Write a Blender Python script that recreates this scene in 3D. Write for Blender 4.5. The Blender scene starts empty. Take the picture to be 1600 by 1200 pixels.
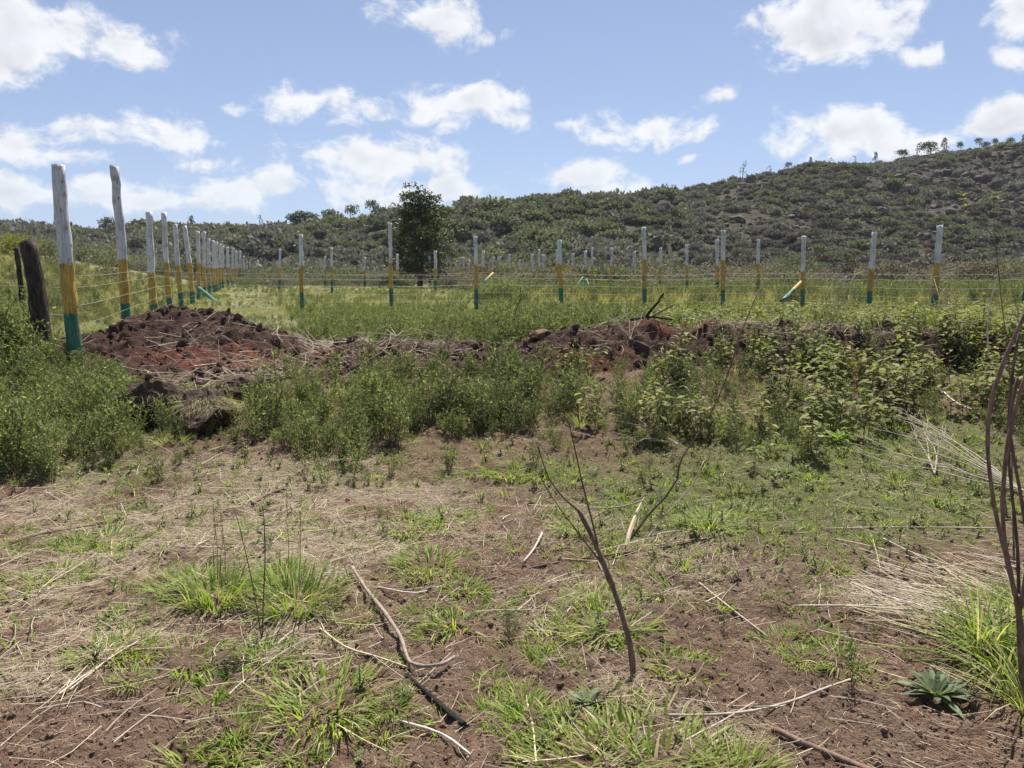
import bpy, math, random
import numpy as np
from mathutils import Vector

random.seed(7)
RNG = np.random.default_rng(7)
SC = bpy.context.scene
COL = SC.collection
R = math.radians

# ------------------------------------------------------------------ camera
CAM_Z, FPX = 1.55, 1200.0
PITCH = math.atan(172.0 / 1200.0)
cd = bpy.data.cameras.new('camera')
cd.sensor_width = 36.0
cd.lens = 36.0 * FPX / 1600.0
cd.clip_start, cd.clip_end = 0.05, 6000.0
cam = bpy.data.objects.new('camera', cd)
COL.objects.link(cam)
cam.location = (0, 0, CAM_Z)
cam.rotation_euler = (R(90) - PITCH, 0, 0)
SC.camera = cam

# ------------------------------------------------------------------ exposure
vs = SC.view_settings
vs.view_transform = 'Standard'
vs.look = 'None'
vs.exposure = 0.92
vs.gamma = 1.0
vs.use_curve_mapping = False
SC.cycles.use_denoising = True
SC.cycles.max_bounces = 4
SC.cycles.diffuse_bounces = 2
SC.cycles.glossy_bounces = 2
SC.cycles.use_adaptive_sampling = True
SC.cycles.adaptive_threshold = 0.02
SC.cycles.transparent_max_bounces = 6
SC.cycles.sample_clamp_indirect = 6.0

# ------------------------------------------------------------------ sun
SUN_EL, SUN_AZ, SUN_E = 60.0, 14.0, 5.0
sunv = Vector((math.sin(R(SUN_AZ)) * math.cos(R(SUN_EL)), math.cos(R(SUN_AZ)) * math.cos(R(SUN_EL)), math.sin(R(SUN_EL))))
ld = bpy.data.lights.new('sun', 'SUN')
ld.energy = SUN_E
ld.angle = R(0.53)
ld.color = (1.0, 0.955, 0.88)
lo = bpy.data.objects.new('sun', ld)
COL.objects.link(lo)
lo.rotation_euler = (-sunv).to_track_quat('-Z', 'Y').to_euler()
lo.location = (0, 0, 50)

# ------------------------------------------------------------------ projection helpers (layout only)
CP, SP = math.cos(PITCH), math.sin(PITCH)
def ray(px, py):
    a, b = (px - 800.0), (600.0 - py)
    return np.array([a, FPX * CP + b * SP, -FPX * SP + b * CP])
def at(px, py, Y):
    r = ray(px, py); t = Y / r[1]
    return (r[0] * t, Y, CAM_Z + r[2] * t)
def proj(x, y, z):
    dz = z - CAM_Z
    d = y * CP - dz * SP
    d = np.where(np.abs(d) < 1e-3, 1e-3, d)
    return 800.0 + FPX * x / d, 600.0 - FPX * (y * SP + dz * CP) / d

# ------------------------------------------------------------------ world: sky + clouds
W = bpy.data.worlds.new('World')
SC.world = W
W.use_nodes = True
W.cycles.sampling_method = 'NONE'
nt = W.node_tree
nt.nodes.clear()
class NB:
    def __init__(s, tree): s.t = tree
    def n(s, typ, **kw):
        nd = s.t.nodes.new(typ)
        for k, v in kw.items(): setattr(nd, k, v)
        return nd
    def put(s, sock, v):
        if isinstance(v, bpy.types.NodeSocket): s.t.links.new(v, sock)
        elif v is not None: sock.default_value = v
    def math(s, op, a, b=None, c=None, clamp=False):
        nd = s.n('ShaderNodeMath', operation=op, use_clamp=clamp)
        for i, v in enumerate((a, b, c)):
            if v is not None: s.put(nd.inputs[i], v)
        return nd.outputs[0]
    def vmath(s, op, a, b=None, scale=None):
        nd = s.n('ShaderNodeVectorMath', operation=op)
        s.put(nd.inputs[0], a)
        if b is not None: s.put(nd.inputs[1], b)
        if scale is not None: s.put(nd.inputs['Scale'], scale)
        return nd.outputs[0] if op not in ('LENGTH', 'DOT_PRODUCT', 'DISTANCE') else nd.outputs['Value']
    def noise(s, vec, scale, detail=4, rough=0.55, dist=0.0, color=False):
        nd = s.n('ShaderNodeTexNoise')
        if vec is not None: s.put(nd.inputs['Vector'], vec)
        nd.inputs['Scale'].default_value = scale
        nd.inputs['Detail'].default_value = detail
        nd.inputs['Roughness'].default_value = rough
        nd.inputs['Distortion'].default_value = dist
        return nd.outputs['Color' if color else 'Fac']
    def ramp(s, v, lo, hi, smooth=True, a=0.0, b=1.0):
        nd = s.n('ShaderNodeMapRange', interpolation_type='SMOOTHSTEP' if smooth else 'LINEAR')
        s.put(nd.inputs['Value'], v)
        s.put(nd.inputs['From Min'], lo); s.put(nd.inputs['From Max'], hi)
        s.put(nd.inputs['To Min'], a); s.put(nd.inputs['To Max'], b)
        return nd.outputs[0]
    def mix(s, f, a, b, mode='MIX'):
        nd = s.n('ShaderNodeMix', data_type='RGBA', blend_type=mode)
        s.put(nd.inputs[0], f); s.put(nd.inputs[6], a); s.put(nd.inputs[7], b)
        return nd.outputs[2]
    def sep(s, v):
        nd = s.n('ShaderNodeSeparateXYZ'); s.put(nd.inputs[0], v)
        return nd.outputs
    def comb(s, x, y, z):
        nd = s.n('ShaderNodeCombineXYZ')
        s.put(nd.inputs[0], x); s.put(nd.inputs[1], y); s.put(nd.inputs[2], z)
        return nd.outputs[0]

SKY_STRENGTH = 0.056
b = NB(nt)
sky = b.n('ShaderNodeTexSky', sky_type='NISHITA')
sky.sun_disc = False
sky.sun_elevation = R(SUN_EL)
sky.sun_rotation = R(SUN_AZ)
sky.altitude = 1900.0
sky.air_density = 1.0
sky.dust_density = 2.0
sky.ozone_density = 1.5
tc = b.n('ShaderNodeTexCoord')
dirv = b.vmath('NORMALIZE', tc.outputs['Generated'])
dx, dy, dz_ = b.sep(dirv)
az = b.math('MULTIPLY', b.math('ARCTAN2', dx, dy), 57.2958)
el = b.math('MULTIPLY', b.math('ARCSINE', dz_), 57.2958)
ae = b.comb(az, b.math('MULTIPLY', el, 1.25), 0.0)
warp = b.noise(ae, 0.16, 2, 0.5, 0.0, color=True)
warp = b.vmath('SCALE', b.vmath('SUBTRACT', warp, (0.5, 0.5, 0.5)), scale=3.2)
aew = b.vmath('ADD', ae, warp)
puff = b.noise(aew, 0.26, 8, 0.64)
puffu = b.noise(b.vmath('ADD', aew, (0.35, 0.9, 0.0)), 0.26, 3, 0.56)
# clouds: centre (pixel of the view they are seen in), half-widths in pixels, strength
CL = [(60, 38, 120, 62, 1.25), (190, 60, 70, 30, .8), (-90, 60, 130, 60, 1.1), (690, 22, 85, 32, .95), (770, 48, 40, 10, .5), (1300, 40, 130, 55, 1.3), (1425, 85, 50, 20, .7), (1600, 25, 50, 40, .9), (1590, 85, 30, 14, .5),
      (490, 150, 70, 26, .85), (580, 170, 55, 14, .6), (370, 161, 26, 8, .5), (545, 188, 26, 9, .5), (735, 160, 90, 34, 1.0), (800, 190, 40, 14, .6), (700, 200, 22, 9, .4), (880, 192, 32, 12, .4), (1012, 200, 85, 32, 1.05),
      (1128, 152, 20, 9, .5), (1335, 205, 120, 46, 1.25), (1555, 185, 90, 36, 1.1), (915, 272, 85, 24, .9), (930, 300, 60, 14, .7), (1088, 245, 20, 10, .5), (1125, 255, 22, 8, .4),
      (30, 220, 85, 34, .9), (145, 205, 70, 24, .85), (270, 208, 75, 36, 1.0), (330, 250, 60, 16, .7), (100, 245, 60, 18, .6), (590, 252, 120, 40, 1.1), (690, 238, 30, 12, .5), (380, 288, 90, 30, .95), (170, 290, 80, 18, .75), (230, 308, 140, 20, .8),
      (20, 300, 130, 28, .85), (700, 302, 70, 30, 1.0), (530, 300, 80, 22, .55), (620, 315, 60, 12, .6), (1000, 300, 70, 16, .45), (1460, 215, 60, 20, .8)]
field = None
for (px, py, rx, ry, amp) in CL:
    r = ray(px, py)
    a0 = math.degrees(math.atan2(r[0], r[1])); e0 = math.degrees(math.atan2(r[2], math.hypot(r[0], r[1])))
    k = 57.2958 / FPX * math.cos(R(a0)) ** 1.6
    sx_, sy_ = 1 / (rx * k), 1 / (ry * k * 1.25)
    nd_ = b.n('ShaderNodeVectorMath', operation='MULTIPLY_ADD')
    nt.links.new(aew, nd_.inputs[0]); nd_.inputs[1].default_value = (sx_, sy_, 0); nd_.inputs[2].default_value = (-a0 * sx_, -e0 * 1.25 * sy_, 0)
    sc_ = nd_.outputs[0]
    ln = b.vmath('LENGTH', sc_)
    f = b.math('MULTIPLY_ADD', ln, -amp * 0.50, amp * 0.53)
    field = f if field is None else b.math('MAXIMUM', field, f)
# the same broken cumulus goes on outside the view
big = b.noise(b.vmath('MULTIPLY', dirv, (1, 1, 2.2)), 3.1, 2, 0.5)
gen = b.math('MULTIPLY_ADD', big, 3.4, -1.95)
outside = b.math('MAXIMUM', b.ramp(b.math('ABSOLUTE', az), 40, 50), b.ramp(el, 24, 34))
field = b.math('ADD', b.math('MULTIPLY', b.math('MAXIMUM', field, -0.8), b.math('SUBTRACT', 1.0, outside)), b.math('MULTIPLY', gen, outside))
tot = b.math('ADD', field, b.math('MULTIPLY', b.math('SUBTRACT', puff, 0.5), 1.9))
alpha = b.ramp(tot, -0.06, 0.34)
veil = b.ramp(el, 0.0, 32.0, False, 0.52, 0.13)      # thin high haze that pales the blue
alpha = b.math('MULTIPLY', alpha, b.ramp(el, -1.0, 9.0, a=0.50, b=0.90))
relief = b.math('SUBTRACT', puff, puffu)
thick = b.ramp(tot, 0.12, 0.75)
bright = b.math('ADD', b.math('MULTIPLY_ADD', thick, -0.12, 0.98), b.math('MULTIPLY', relief, 0.75))
bright = b.math('MULTIPLY', b.math('MINIMUM', b.math('MAXIMUM', bright, 0.64), 1.0), 0.54)
ccol = b.mix(thick, (1.0, 1.0, 1.0, 1), (0.93, 0.955, 1.0, 1))
bg1 = b.n('ShaderNodeBackground'); nt.links.new(sky.outputs[0], bg1.inputs[0]); bg1.inputs[1].default_value = SKY_STRENGTH
bgv = b.n('ShaderNodeBackground'); bgv.inputs[0].default_value = (0.54, 0.66, 1.0, 1); bgv.inputs[1].default_value = 0.53
mv = b.n('ShaderNodeMixShader'); nt.links.new(veil, mv.inputs[0]); nt.links.new(bg1.outputs[0], mv.inputs[1]); nt.links.new(bgv.outputs[0], mv.inputs[2])
bg2 = b.n('ShaderNodeBackground'); nt.links.new(ccol, bg2.inputs[0]); nt.links.new(bright, bg2.inputs[1])
mx = b.n('ShaderNodeMixShader'); nt.links.new(alpha, mx.inputs[0]); nt.links.new(mv.outputs[0], mx.inputs[1]); nt.links.new(bg2.outputs[0], mx.inputs[2])
wo = b.n('ShaderNodeOutputWorld'); nt.links.new(mx.outputs[0], wo.inputs[0])

# ------------------------------------------------------------------ numpy noise
def _hash(ix, iy, s):
    n = (ix.astype(np.int64) * 374761393 + iy.astype(np.int64) * 668265263 + s * 974634777) & 0xffffffff
    n = ((n ^ (n >> 13)) * 1274126177) & 0xffffffff
    n = (n ^ (n >> 16)) & 0xffffff
    return n / float(0xffffff)
def vnoise(x, y, s=0):
    x = np.asarray(x, float); y = np.asarray(y, float)
    ix, iy = np.floor(x), np.floor(y)
    fx, fy = x - ix, y - iy
    fx = fx * fx * fx * (fx * (fx * 6 - 15) + 10); fy = fy * fy * fy * (fy * (fy * 6 - 15) + 10)
    a, b_ = _hash(ix, iy, s), _hash(ix + 1, iy, s)
    c, d = _hash(ix, iy + 1, s), _hash(ix + 1, iy + 1, s)
    return (a + (b_ - a) * fx) * (1 - fy) + (c + (d - c) * fx) * fy - 0.5
def fbm(x, y, s=0, o=4, g=0.5):
    t, a, f = 0.0, 1.0, 1.0
    for k in range(o):
        t = t + a * vnoise(x * f + 17.3 * k, y * f - 9.1 * k, s + k)
        a *= g; f *= 2.03
    return t
def sst(a, b_, x):
    t = np.clip((np.asarray(x, float) - a) / (b_ - a), 0, 1)
    return t * t * (3 - 2 * t)

# ------------------------------------------------------------------ terrain functions
def G(x, y):
    x = np.asarray(x, float); y = np.asarray(y, float)
    z = 0.5 * sst(4.5, 10.5, y)
    t = -(x + .3375 * y + 2.175)
    z = z + np.minimum(.17 * np.maximum(0, t - 2.5), 4.5) * sst(22, 52, y)
    near = 1 - sst(14, 30, np.hypot(x, y))
    z = z + 0.10 * fbm(x / 3.2, y / 3.2, 1, 3) + near * (0.045 * fbm(x / .55, y / .55, 5, 3) + 0.030 * fbm(x / .085, y / .085, 9, 3, .75))
    return z
RX = [-3.0, -2.5, -2, -1.4, -.7, 0, .5, 1, 1.6, 2.2, 3, 4, 5, 5.6, 6.6, 7.4]
RH = [0, .14, .33, .36, .30, .40, .49, .50, .48, .48, .52, .55, .50, .34, .14, 0]
def mound_h(x, y):
    g = lambda cx, cy, h, sx, sy: h * np.exp(-((x - cx) / sx) ** 2 - ((y - cy) / sy) ** 2)
    h = g(-4.45, 10.5, .62, 1.15, 1.0) + g(-3.2, 9.9, .26, .75, .7) + g(-5.4, 9.8, .10, .7, .6) + g(-3.7, 8.7, .16, .9, .55)
    return h - 0.05
def ridge_h(x, y):
    cy = 9.65 + .25 * np.sin(x * .9) + .2 * fbm(x / 1.7, x * 0, 33, 2)
    w = .62 + .15 * fbm(x / 1.1, x * 0 + 3, 35, 2)
    return np.interp(x, RX, RH) * np.exp(-((y - cy) / w) ** 2) * (1 + .35 * fbm(x / .8, y / .8, 31, 2)) - 0.05
def clods(x, y, s):
    r1 = 1 - 2 * np.abs(fbm(x / .34, y / .34, s, 2))
    r2 = 1 - 2 * np.abs(fbm(x / .13, y / .13, s + 4, 3, .6))
    r3 = 1 - 2 * np.abs(fbm(x / .06, y / .06, s + 12, 2))
    return .085 * (r1 - .75) + .065 * (r2 - .7) + .022 * (r3 - .7) + .10 * fbm(x / .9, y / .9, s + 8, 2)
def heap(x, y, fn, s):
    h = fn(x, y)
    return h + clods(x, y, s) * sst(-.02, .18, h)
def T(x, y):
    x = np.asarray(x, float); y = np.asarray(y, float)
    z = G(x, y)
    return np.maximum(z, z + np.maximum(heap(x, y, mound_h, 50), heap(x, y, ridge_h, 70)))
def crest(px):
    # the point of the soil heap that shows highest along this line of sight
    s_ = (px - 800) / FPX / CP
    ys = np.linspace(8.6, 10.8, 300); z = T(s_ * ys, ys)
    i = int(np.argmax((z - CAM_Z) / ys))
    return s_ * ys[i], float(ys[i]), float(z[i])
def gnd(px, py, fn=T):
    r = ray(px, py)
    ys = np.concatenate([np.linspace(1.2, 25, 2400), np.geomspace(25.05, 200, 1200)])
    t = ys / r[1]
    xx, zz = r[0] * t, CAM_Z + r[2] * t
    hit = np.nonzero(zz <= fn(xx, ys))[0]
    i = hit[0] if len(hit) else -1
    return np.array([xx[i], ys[i], float(fn(xx[i:i + 1] if i >= 0 else xx[-1:], ys[i:i + 1] if i >= 0 else ys[-1:])[0])])

# hills behind
SKX = [-1500, -600, -200, 0, 100, 200, 300, 400, 440, 480, 560, 640, 700, 760, 830, 900, 960, 1000, 1060, 1100, 1160, 1200, 1280, 1350, 1450, 1520, 1600, 1750, 2200, 3200]
SKY_ = [356, 350, 346, 353, 360, 367, 366, 365, 360, 356, 352, 345, 344, 337, 328, 326, 320, 311, 302, 294, 283, 277, 264, 254, 242, 236, 225, 212, 215, 300]
HR = lambda s: 235 + 70 * sst(-.1, .5, s)
HF = lambda s: 112 - 6 * np.cos(s * 4)
def hill_z(x, y):
    s = x / y
    px = 800 + FPX * s
    py = np.interp(px, SKX, SKY_)
    bb = 600 - py
    tanel = (-FPX * SP + bb * CP) / (FPX * CP + bb * SP)
    Rr, Fr = HR(s), HF(s)
    rz = CAM_Z + Rr * tanel
    t = (y - Fr) / (Rr - Fr)
    tt = np.clip(t, 0, 1)
    sh = np.where(s > 0.2, .62 * tt + .38 * sst(.25, .9, tt), .5 * tt + .5 * sst(0, .8, tt))
    z = -1.0 + (rz + 1.0) * sh
    z = np.where(t > 1, rz - (y - Rr) * .12, z)
    z = np.where(t < 0, -1.0 + t * 8, z)
    amp = sst(0.02, .3, tt) * (1 - .75 * sst(.8, 1.0, t))
    z = z + amp * (5.5 * fbm(x / 46, y / 46, 81, 3) + 1.6 * fbm(x / 9, y / 9, 85, 3))
    # ledge of rock on the right-hand hill
    led = sst(.38, .55, s) * np.exp(-((t - .78) / .035) ** 2)
    return z + led * 2.0

# ------------------------------------------------------------------ mesh builder
class MB:
    def __init__(s): s.v, s.f, s.m, s.at = [], [], [], {}
    def add(s, vs_, fs, m=0):
        o = len(s.v); s.v.extend(vs_)
        s.f.extend([tuple(i + o for i in f) for f in fs]); s.m.extend([m] * len(fs))
        return o
    def tube(s, pts, rad, sides=5, m=0, cap=True, rough=0.0):
        pts = [Vector(p) for p in pts]; n = len(pts)
        if not hasattr(rad, '__len__'): rad = [rad] * n
        vs_, fs = [], []
        ref = Vector((0.3, 0.2, 1)).normalized()
        d0 = (pts[-1] - pts[0]).normalized()
        if abs(d0.dot(ref)) > .9: ref = Vector((1, .1, 0)).normalized()
        for i, p in enumerate(pts):
            d = (pts[min(i + 1, n - 1)] - pts[max(i - 1, 0)])
            d = d.normalized() if d.length > 1e-9 else d0
            a = d.cross(ref).normalized(); c = d.cross(a).normalized()
            for k in range(sides):
                th = 2 * math.pi * k / sides
                rr = rad[i] * (1 + rough * random.uniform(-1, 1))
                vs_.append(tuple(p + a * (math.cos(th) * rr) + c * (math.sin(th) * rr)))
        for i in range(n - 1):
            for k in range(sides):
                k2 = (k + 1) % sides
                fs.append((i * sides + k, i * sides + k2, (i + 1) * sides + k2, (i + 1) * sides + k))
        if cap:
            fs.append(tuple(range(sides - 1, -1, -1)))
            fs.append(tuple(range((n - 1) * sides, n * sides)))
        return s.add(vs_, fs, m)
    def diamond(s, p, d, w, m=0, nrm=None):
        p = Vector(p); d = Vector(d)
        L = d.length
        side = d.cross(nrm if nrm is not None else rvec())
        if side.length < 1e-9: side = Vector((1, 0, 0))
        side = side.normalized() * (w * .5)
        q = p + d * .45
        s.add([tuple(p), tuple(q + side), tuple(p + d), tuple(q - side)], [(0, 1, 2, 3)], m)
    def blade(s, p, d, w, droop, segs=4, m=0):
        # narrow grass blade that arches over
        p = Vector(p); d = Vector(d); L = d.length
        h = Vector((d.x, d.y, 0)); h = h.normalized() if h.length > 1e-6 else Vector((1, 0, 0))
        side = h.cross(Vector((0, 0, 1))).normalized()
        side = (side + rvec() * .5).normalized()
        vs_, fs = [], []
        for i in range(segs + 1):
            t = i / segs
            q = p + d * t + h * (droop * L * t * t * .6) + Vector((0, 0, -droop * L * t * t * .55))
            ww = w * .5 * (1 - t ** 1.8) * (.7 + .6 * min(t * 3, 1) * .5)
            if i == segs: vs_.append(tuple(q))
            else: vs_ += [tuple(q - side * ww), tuple(q + side * ww)]
        for i in range(segs - 1): fs.append((2 * i, 2 * i + 1, 2 * i + 3, 2 * i + 2))
        fs.append((2 * segs - 2, 2 * segs - 1, 2 * segs))
        s.add(vs_, fs, m)
    def leaf(s, p, d, w, up, curl=.25, fold=.22, m=0):
        # broad ovate leaf, folded at the midrib, tip bending down
        p = Vector(p); d = Vector(d); L = d.length
        side = d.cross(up)
        side = side.normalized() if side.length > 1e-6 else Vector((1, 0, 0))
        n = side.cross(d).normalized()
        ts = (.22, .5, .78); ws = (.72, 1.0, .62)
        vs_ = [tuple(p)]
        for t, k in zip(ts, ws):
            c = p + d * t - n * (curl * L * t * t)
            e = side * (w * .5 * k); u = n * (fold * w * .5 * k)
            vs_ += [tuple(c - e + u), tuple(c), tuple(c + e + u)]
        vs_.append(tuple(p + d - n * (curl * L)))
        fs = [(0, 2, 1), (0, 3, 2), (1, 2, 5, 4), (2, 3, 6, 5), (4, 5, 8, 7), (5, 6, 9, 8), (7, 8, 10), (8, 9, 10)]
        s.add(vs_, fs, m)
    def mesh(s, name, mats, smooth=False):
        me = bpy.data.meshes.new(name)
        me.from_pydata(s.v, [], s.f)
        for m in mats: me.materials.append(m)
        if len(mats) > 1: me.polygons.foreach_set('material_index', s.m)
        if smooth: me.polygons.foreach_set('use_smooth', [True] * len(s.f))
        for k, vals in s.at.items():
            a = me.attributes.new(k, 'FLOAT', 'POINT'); a.data.foreach_set('value', vals)
        me.update()
        return me
def rvec():
    while True:
        v = Vector((random.uniform(-1, 1), random.uniform(-1, 1), random.uniform(-1, 1)))
        if .05 < v.length < 1: return v.normalized()

def link(name, me, parent=None, loc=(0, 0, 0), rot=(0, 0, 0), scl=1.0):
    o = bpy.data.objects.new(name, me); COL.objects.link(o)
    o.location = loc; o.rotation_euler = rot
    o.scale = (scl, scl, scl) if not hasattr(scl, '__len__') else scl
    if parent is not None: o.parent = parent
    return o
def tag(o, label=None, cat=None, group=None, kind=None):
    if label: o['label'] = label
    if cat: o['category'] = cat
    if group: o['group'] = group
    if kind: o['kind'] = kind
    return o

# ------------------------------------------------------------------ materials
def new_mat(name):
    m = bpy.data.materials.new(name); m.use_nodes = True
    m.node_tree.nodes.clear()
    return m, NB(m.node_tree)
def out(b_, sh, disp=None):
    o = b_.n('ShaderNodeOutputMaterial'); b_.t.links.new(sh, o.inputs[0])
def bump(b_, h, strength, dist=.01):
    nd = b_.n('ShaderNodeBump'); nd.inputs['Strength'].default_value = strength; nd.inputs['Distance'].default_value = dist
    b_.t.links.new(h, nd.inputs['Height']); return nd.outputs[0]
def bsdf(b_, col, rough=.9, nrm=None, spec=.25):
    nd = b_.n('ShaderNodeBsdfPrincipled')
    b_.put(nd.inputs['Base Color'], col); b_.put(nd.inputs['Roughness'], rough)
    nd.inputs['Specular IOR Level'].default_value = spec
    if nrm is not None: b_.t.links.new(nrm, nd.inputs['Normal'])
    return nd.outputs[0]
def variation(b_):
    oi = b_.n('ShaderNodeObjectInfo')
    a = b_.n('ShaderNodeAttribute', attribute_type='INSTANCER', attribute_name='var')
    return b_.math('FRACT', b_.math('ADD', oi.outputs['Random'], a.outputs['Fac']))
def leaf_mat(name, c1, c2, c3=None, trans=.45, rough=.5, island=.5, tint=(1.25, 1.3, .55)):
    # c1..c2 vary from plant to plant, c3 on single leaves
    m, b_ = new_mat(name)
    v = variation(b_)
    col = b_.mix(v, (*c1, 1), (*c2, 1))
    gi = b_.n('ShaderNodeNewGeometry')
    rnd = gi.outputs['Random Per Island']
    if c3: col = b_.mix(b_.ramp(rnd, .72, .95), col, (*c3, 1))
    hv = b_.math('MULTIPLY_ADD', b_.math('FRACT', b_.math('MULTIPLY', rnd, 7.31)), island, 1 - island * .5)
    col = b_.mix(1.0, col, b_.comb(hv, hv, hv), 'MULTIPLY')
    p = bsdf(b_, col, rough, spec=.18)
    t = b_.n('ShaderNodeBsdfTranslucent')
    tcol = b_.mix(1.0, col, (*tint, 1), 'MULTIPLY')
    b_.t.links.new(tcol, t.inputs[0])
    ms = b_.n('ShaderNodeMixShader'); ms.inputs[0].default_value = trans
    b_.t.links.new(p, ms.inputs[1]); b_.t.links.new(t.outputs[0], ms.inputs[2])
    out(b_, ms.outputs[0]); return m
def plain_mat(name, c1, c2, scale=20, rough=.85, bumps=.4, dist=.004, stretch=(1, 1, 1), c3=None):
    m, b_ = new_mat(name)
    tcn = b_.n('ShaderNodeTexCoord')
    v = b_.vmath('MULTIPLY', tcn.outputs['Object'], stretch)
    n1 = b_.noise(v, scale, 5, .65)
    col = b_.mix(b_.ramp(n1, .32, .68), (*c1, 1), (*c2, 1))
    if c3: col = b_.mix(b_.ramp(b_.noise(v, scale * .35, 3), .55, .7), col, (*c3, 1))
    vv = variation(b_); hv = b_.math('MULTIPLY_ADD', vv, .5, .75)
    col = b_.mix(1.0, col, b_.comb(hv, hv, hv), 'MULTIPLY')
    out(b_, bsdf(b_, col, rough, bump(b_, n1, bumps, dist), .2)); return m

M = {}
M['straw'] = plain_mat('straw', (.42, .34, .21), (.56, .47, .32), 30, .7, .2, .001)
M['straw_grey'] = plain_mat('straw_grey', (.28, .225, .15), (.42, .35, .255), 30, .8, .2, .001)
M['bark'] = plain_mat('bark', (.10, .062, .045), (.19, .125, .095), 60, .8, .5, .002, (1, 1, .3))
M['bark_red'] = plain_mat('bark_red', (.085, .052, .040), (.20, .13, .10), 55, .7, .5, .002, (1, 1, .3))
M['bark_mid'] = plain_mat('bark_mid', (.17, .13, .105), (.30, .24, .20), 60, .8, .5, .002, (1, 1, .3))
M['bark_pale'] = plain_mat('bark_pale', (.30, .25, .20), (.44, .38, .31), 60, .8, .4, .002, (1, 1, .3))
M['dead_pale'] = plain_mat('dead_pale', (.42, .38, .33), (.58, .53, .47), 60, .8, .4, .002)
M['split_wood'] = plain_mat('split_wood', (.42, .33, .21), (.60, .49, .34), 70, .7, .5, .002, (1, 1, .15))
M['blackish'] = plain_mat('blackish', (.012, .011, .010), (.035, .030, .026), 70, .9, .7, .004)
M['trunk'] = plain_mat('trunk', (.07, .055, .045), (.14, .11, .085), 8, .9, .6, .02, (1, 1, .3))
M['leaf_fine'] = leaf_mat('leaf_fine', (.125, .165, .068), (.205, .238, .100), (.33, .33, .16), .42, .6, .95, (1.22, 1.24, .62))
M['leaf_fine_dark'] = leaf_mat('leaf_fine_dark', (.090, .120, .060), (.145, .165, .085), (.24, .22, .13), .40, .6, .9)
M['stem_green'] = plain_mat('stem_green', (.07, .085, .03), (.12, .10, .05), 30, .7, .1)
M['stem_brown'] = plain_mat('stem_brown', (.10, .07, .045), (.20, .13, .08), 30, .8, .1)
M['leaf_broad'] = leaf_mat('leaf_broad', (.125, .150, .050), (.205, .218, .075), (.31, .27, .12), .42, .65, .85)
M['leaf_blue'] = leaf_mat('leaf_blue', (.11, .145, .075), (.14, .17, .09), (.22, .20, .11), .25, .6, .5)
M['grass_green'] = leaf_mat('grass_green', (.17, .26, .045), (.25, .32, .07), (.40, .38, .15), .5, .5, .5)
M['grass_dry'] = leaf_mat('grass_dry', (.30, .27, .14), (.40, .36, .20), (.22, .24, .08), .35, .6, .5)
M['grass_field'] = leaf_mat('grass_field', (.16, .21, .07), (.25, .27, .11), (.38, .33, .18), .42, .6, .5)
M['seed_brown'] = leaf_mat('seed_brown', (.22, .14, .08), (.28, .19, .11), None, .3, .7)
M['bush_green'] = leaf_mat('bush_green', (0.122, 0.135, 0.084), (0.182, 0.192, 0.114), (0.228, 0.228, 0.152), .26, .8, .6, (1.15, 1.2, .75))
M['bush_grey'] = leaf_mat('bush_grey', (0.141, 0.144, 0.118), (0.201, 0.199, 0.163), (0.251, 0.236, 0.194), .2, .85, .6, (1.1, 1.1, .85))
M['bush_brown'] = leaf_mat('bush_brown', (0.093, 0.078, 0.067), (0.137, 0.117, 0.099), (0.175, 0.148, 0.125), .15, .85, .6, (1.1, 1.1, .85))
M['bush_tan'] = leaf_mat('bush_tan', (.185, .160, .105), (.265, .228, .150), (.15, .15, .085), .25, .8, .6, (1.1, 1.1, .85))
M['bush_yellow'] = leaf_mat('bush_yellow', (.15, .17, .035), (.20, .20, .045), (.10, .13, .03), .4, .6, .5)
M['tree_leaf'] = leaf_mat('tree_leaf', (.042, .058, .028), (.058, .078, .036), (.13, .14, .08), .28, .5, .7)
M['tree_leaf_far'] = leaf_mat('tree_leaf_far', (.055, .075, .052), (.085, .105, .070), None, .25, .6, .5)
M['sprout'] = leaf_mat('sprout', (.22, .30, .06), (.26, .32, .07), None, .5, .5, .3)

def rock_material(name, c1, c2, c3, sc):
    m, b_ = new_mat(name)
    tcn = b_.n('ShaderNodeTexCoord'); v = tcn.outputs['Object']
    n1 = b_.noise(v, sc, 6, .65); n2 = b_.noise(v, sc * .3, 3)
    col = b_.mix(b_.ramp(n1, .3, .7), (*c1, 1), (*c2, 1))
    col = b_.mix(b_.ramp(n2, .55, .72), col, (*c3, 1))
    out(b_, bsdf(b_, col, .92, bump(b_, n1, .8, .3 / sc), .15)); return m
M['rock'] = rock_material('rock', (.062, .050, .047), (.115, .092, .085), (.18, .13, .11), 1.2)
M['stone'] = rock_material('stone', (.16, .09, .06), (.26, .16, .11), (.30, .21, .15), 14)

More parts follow.
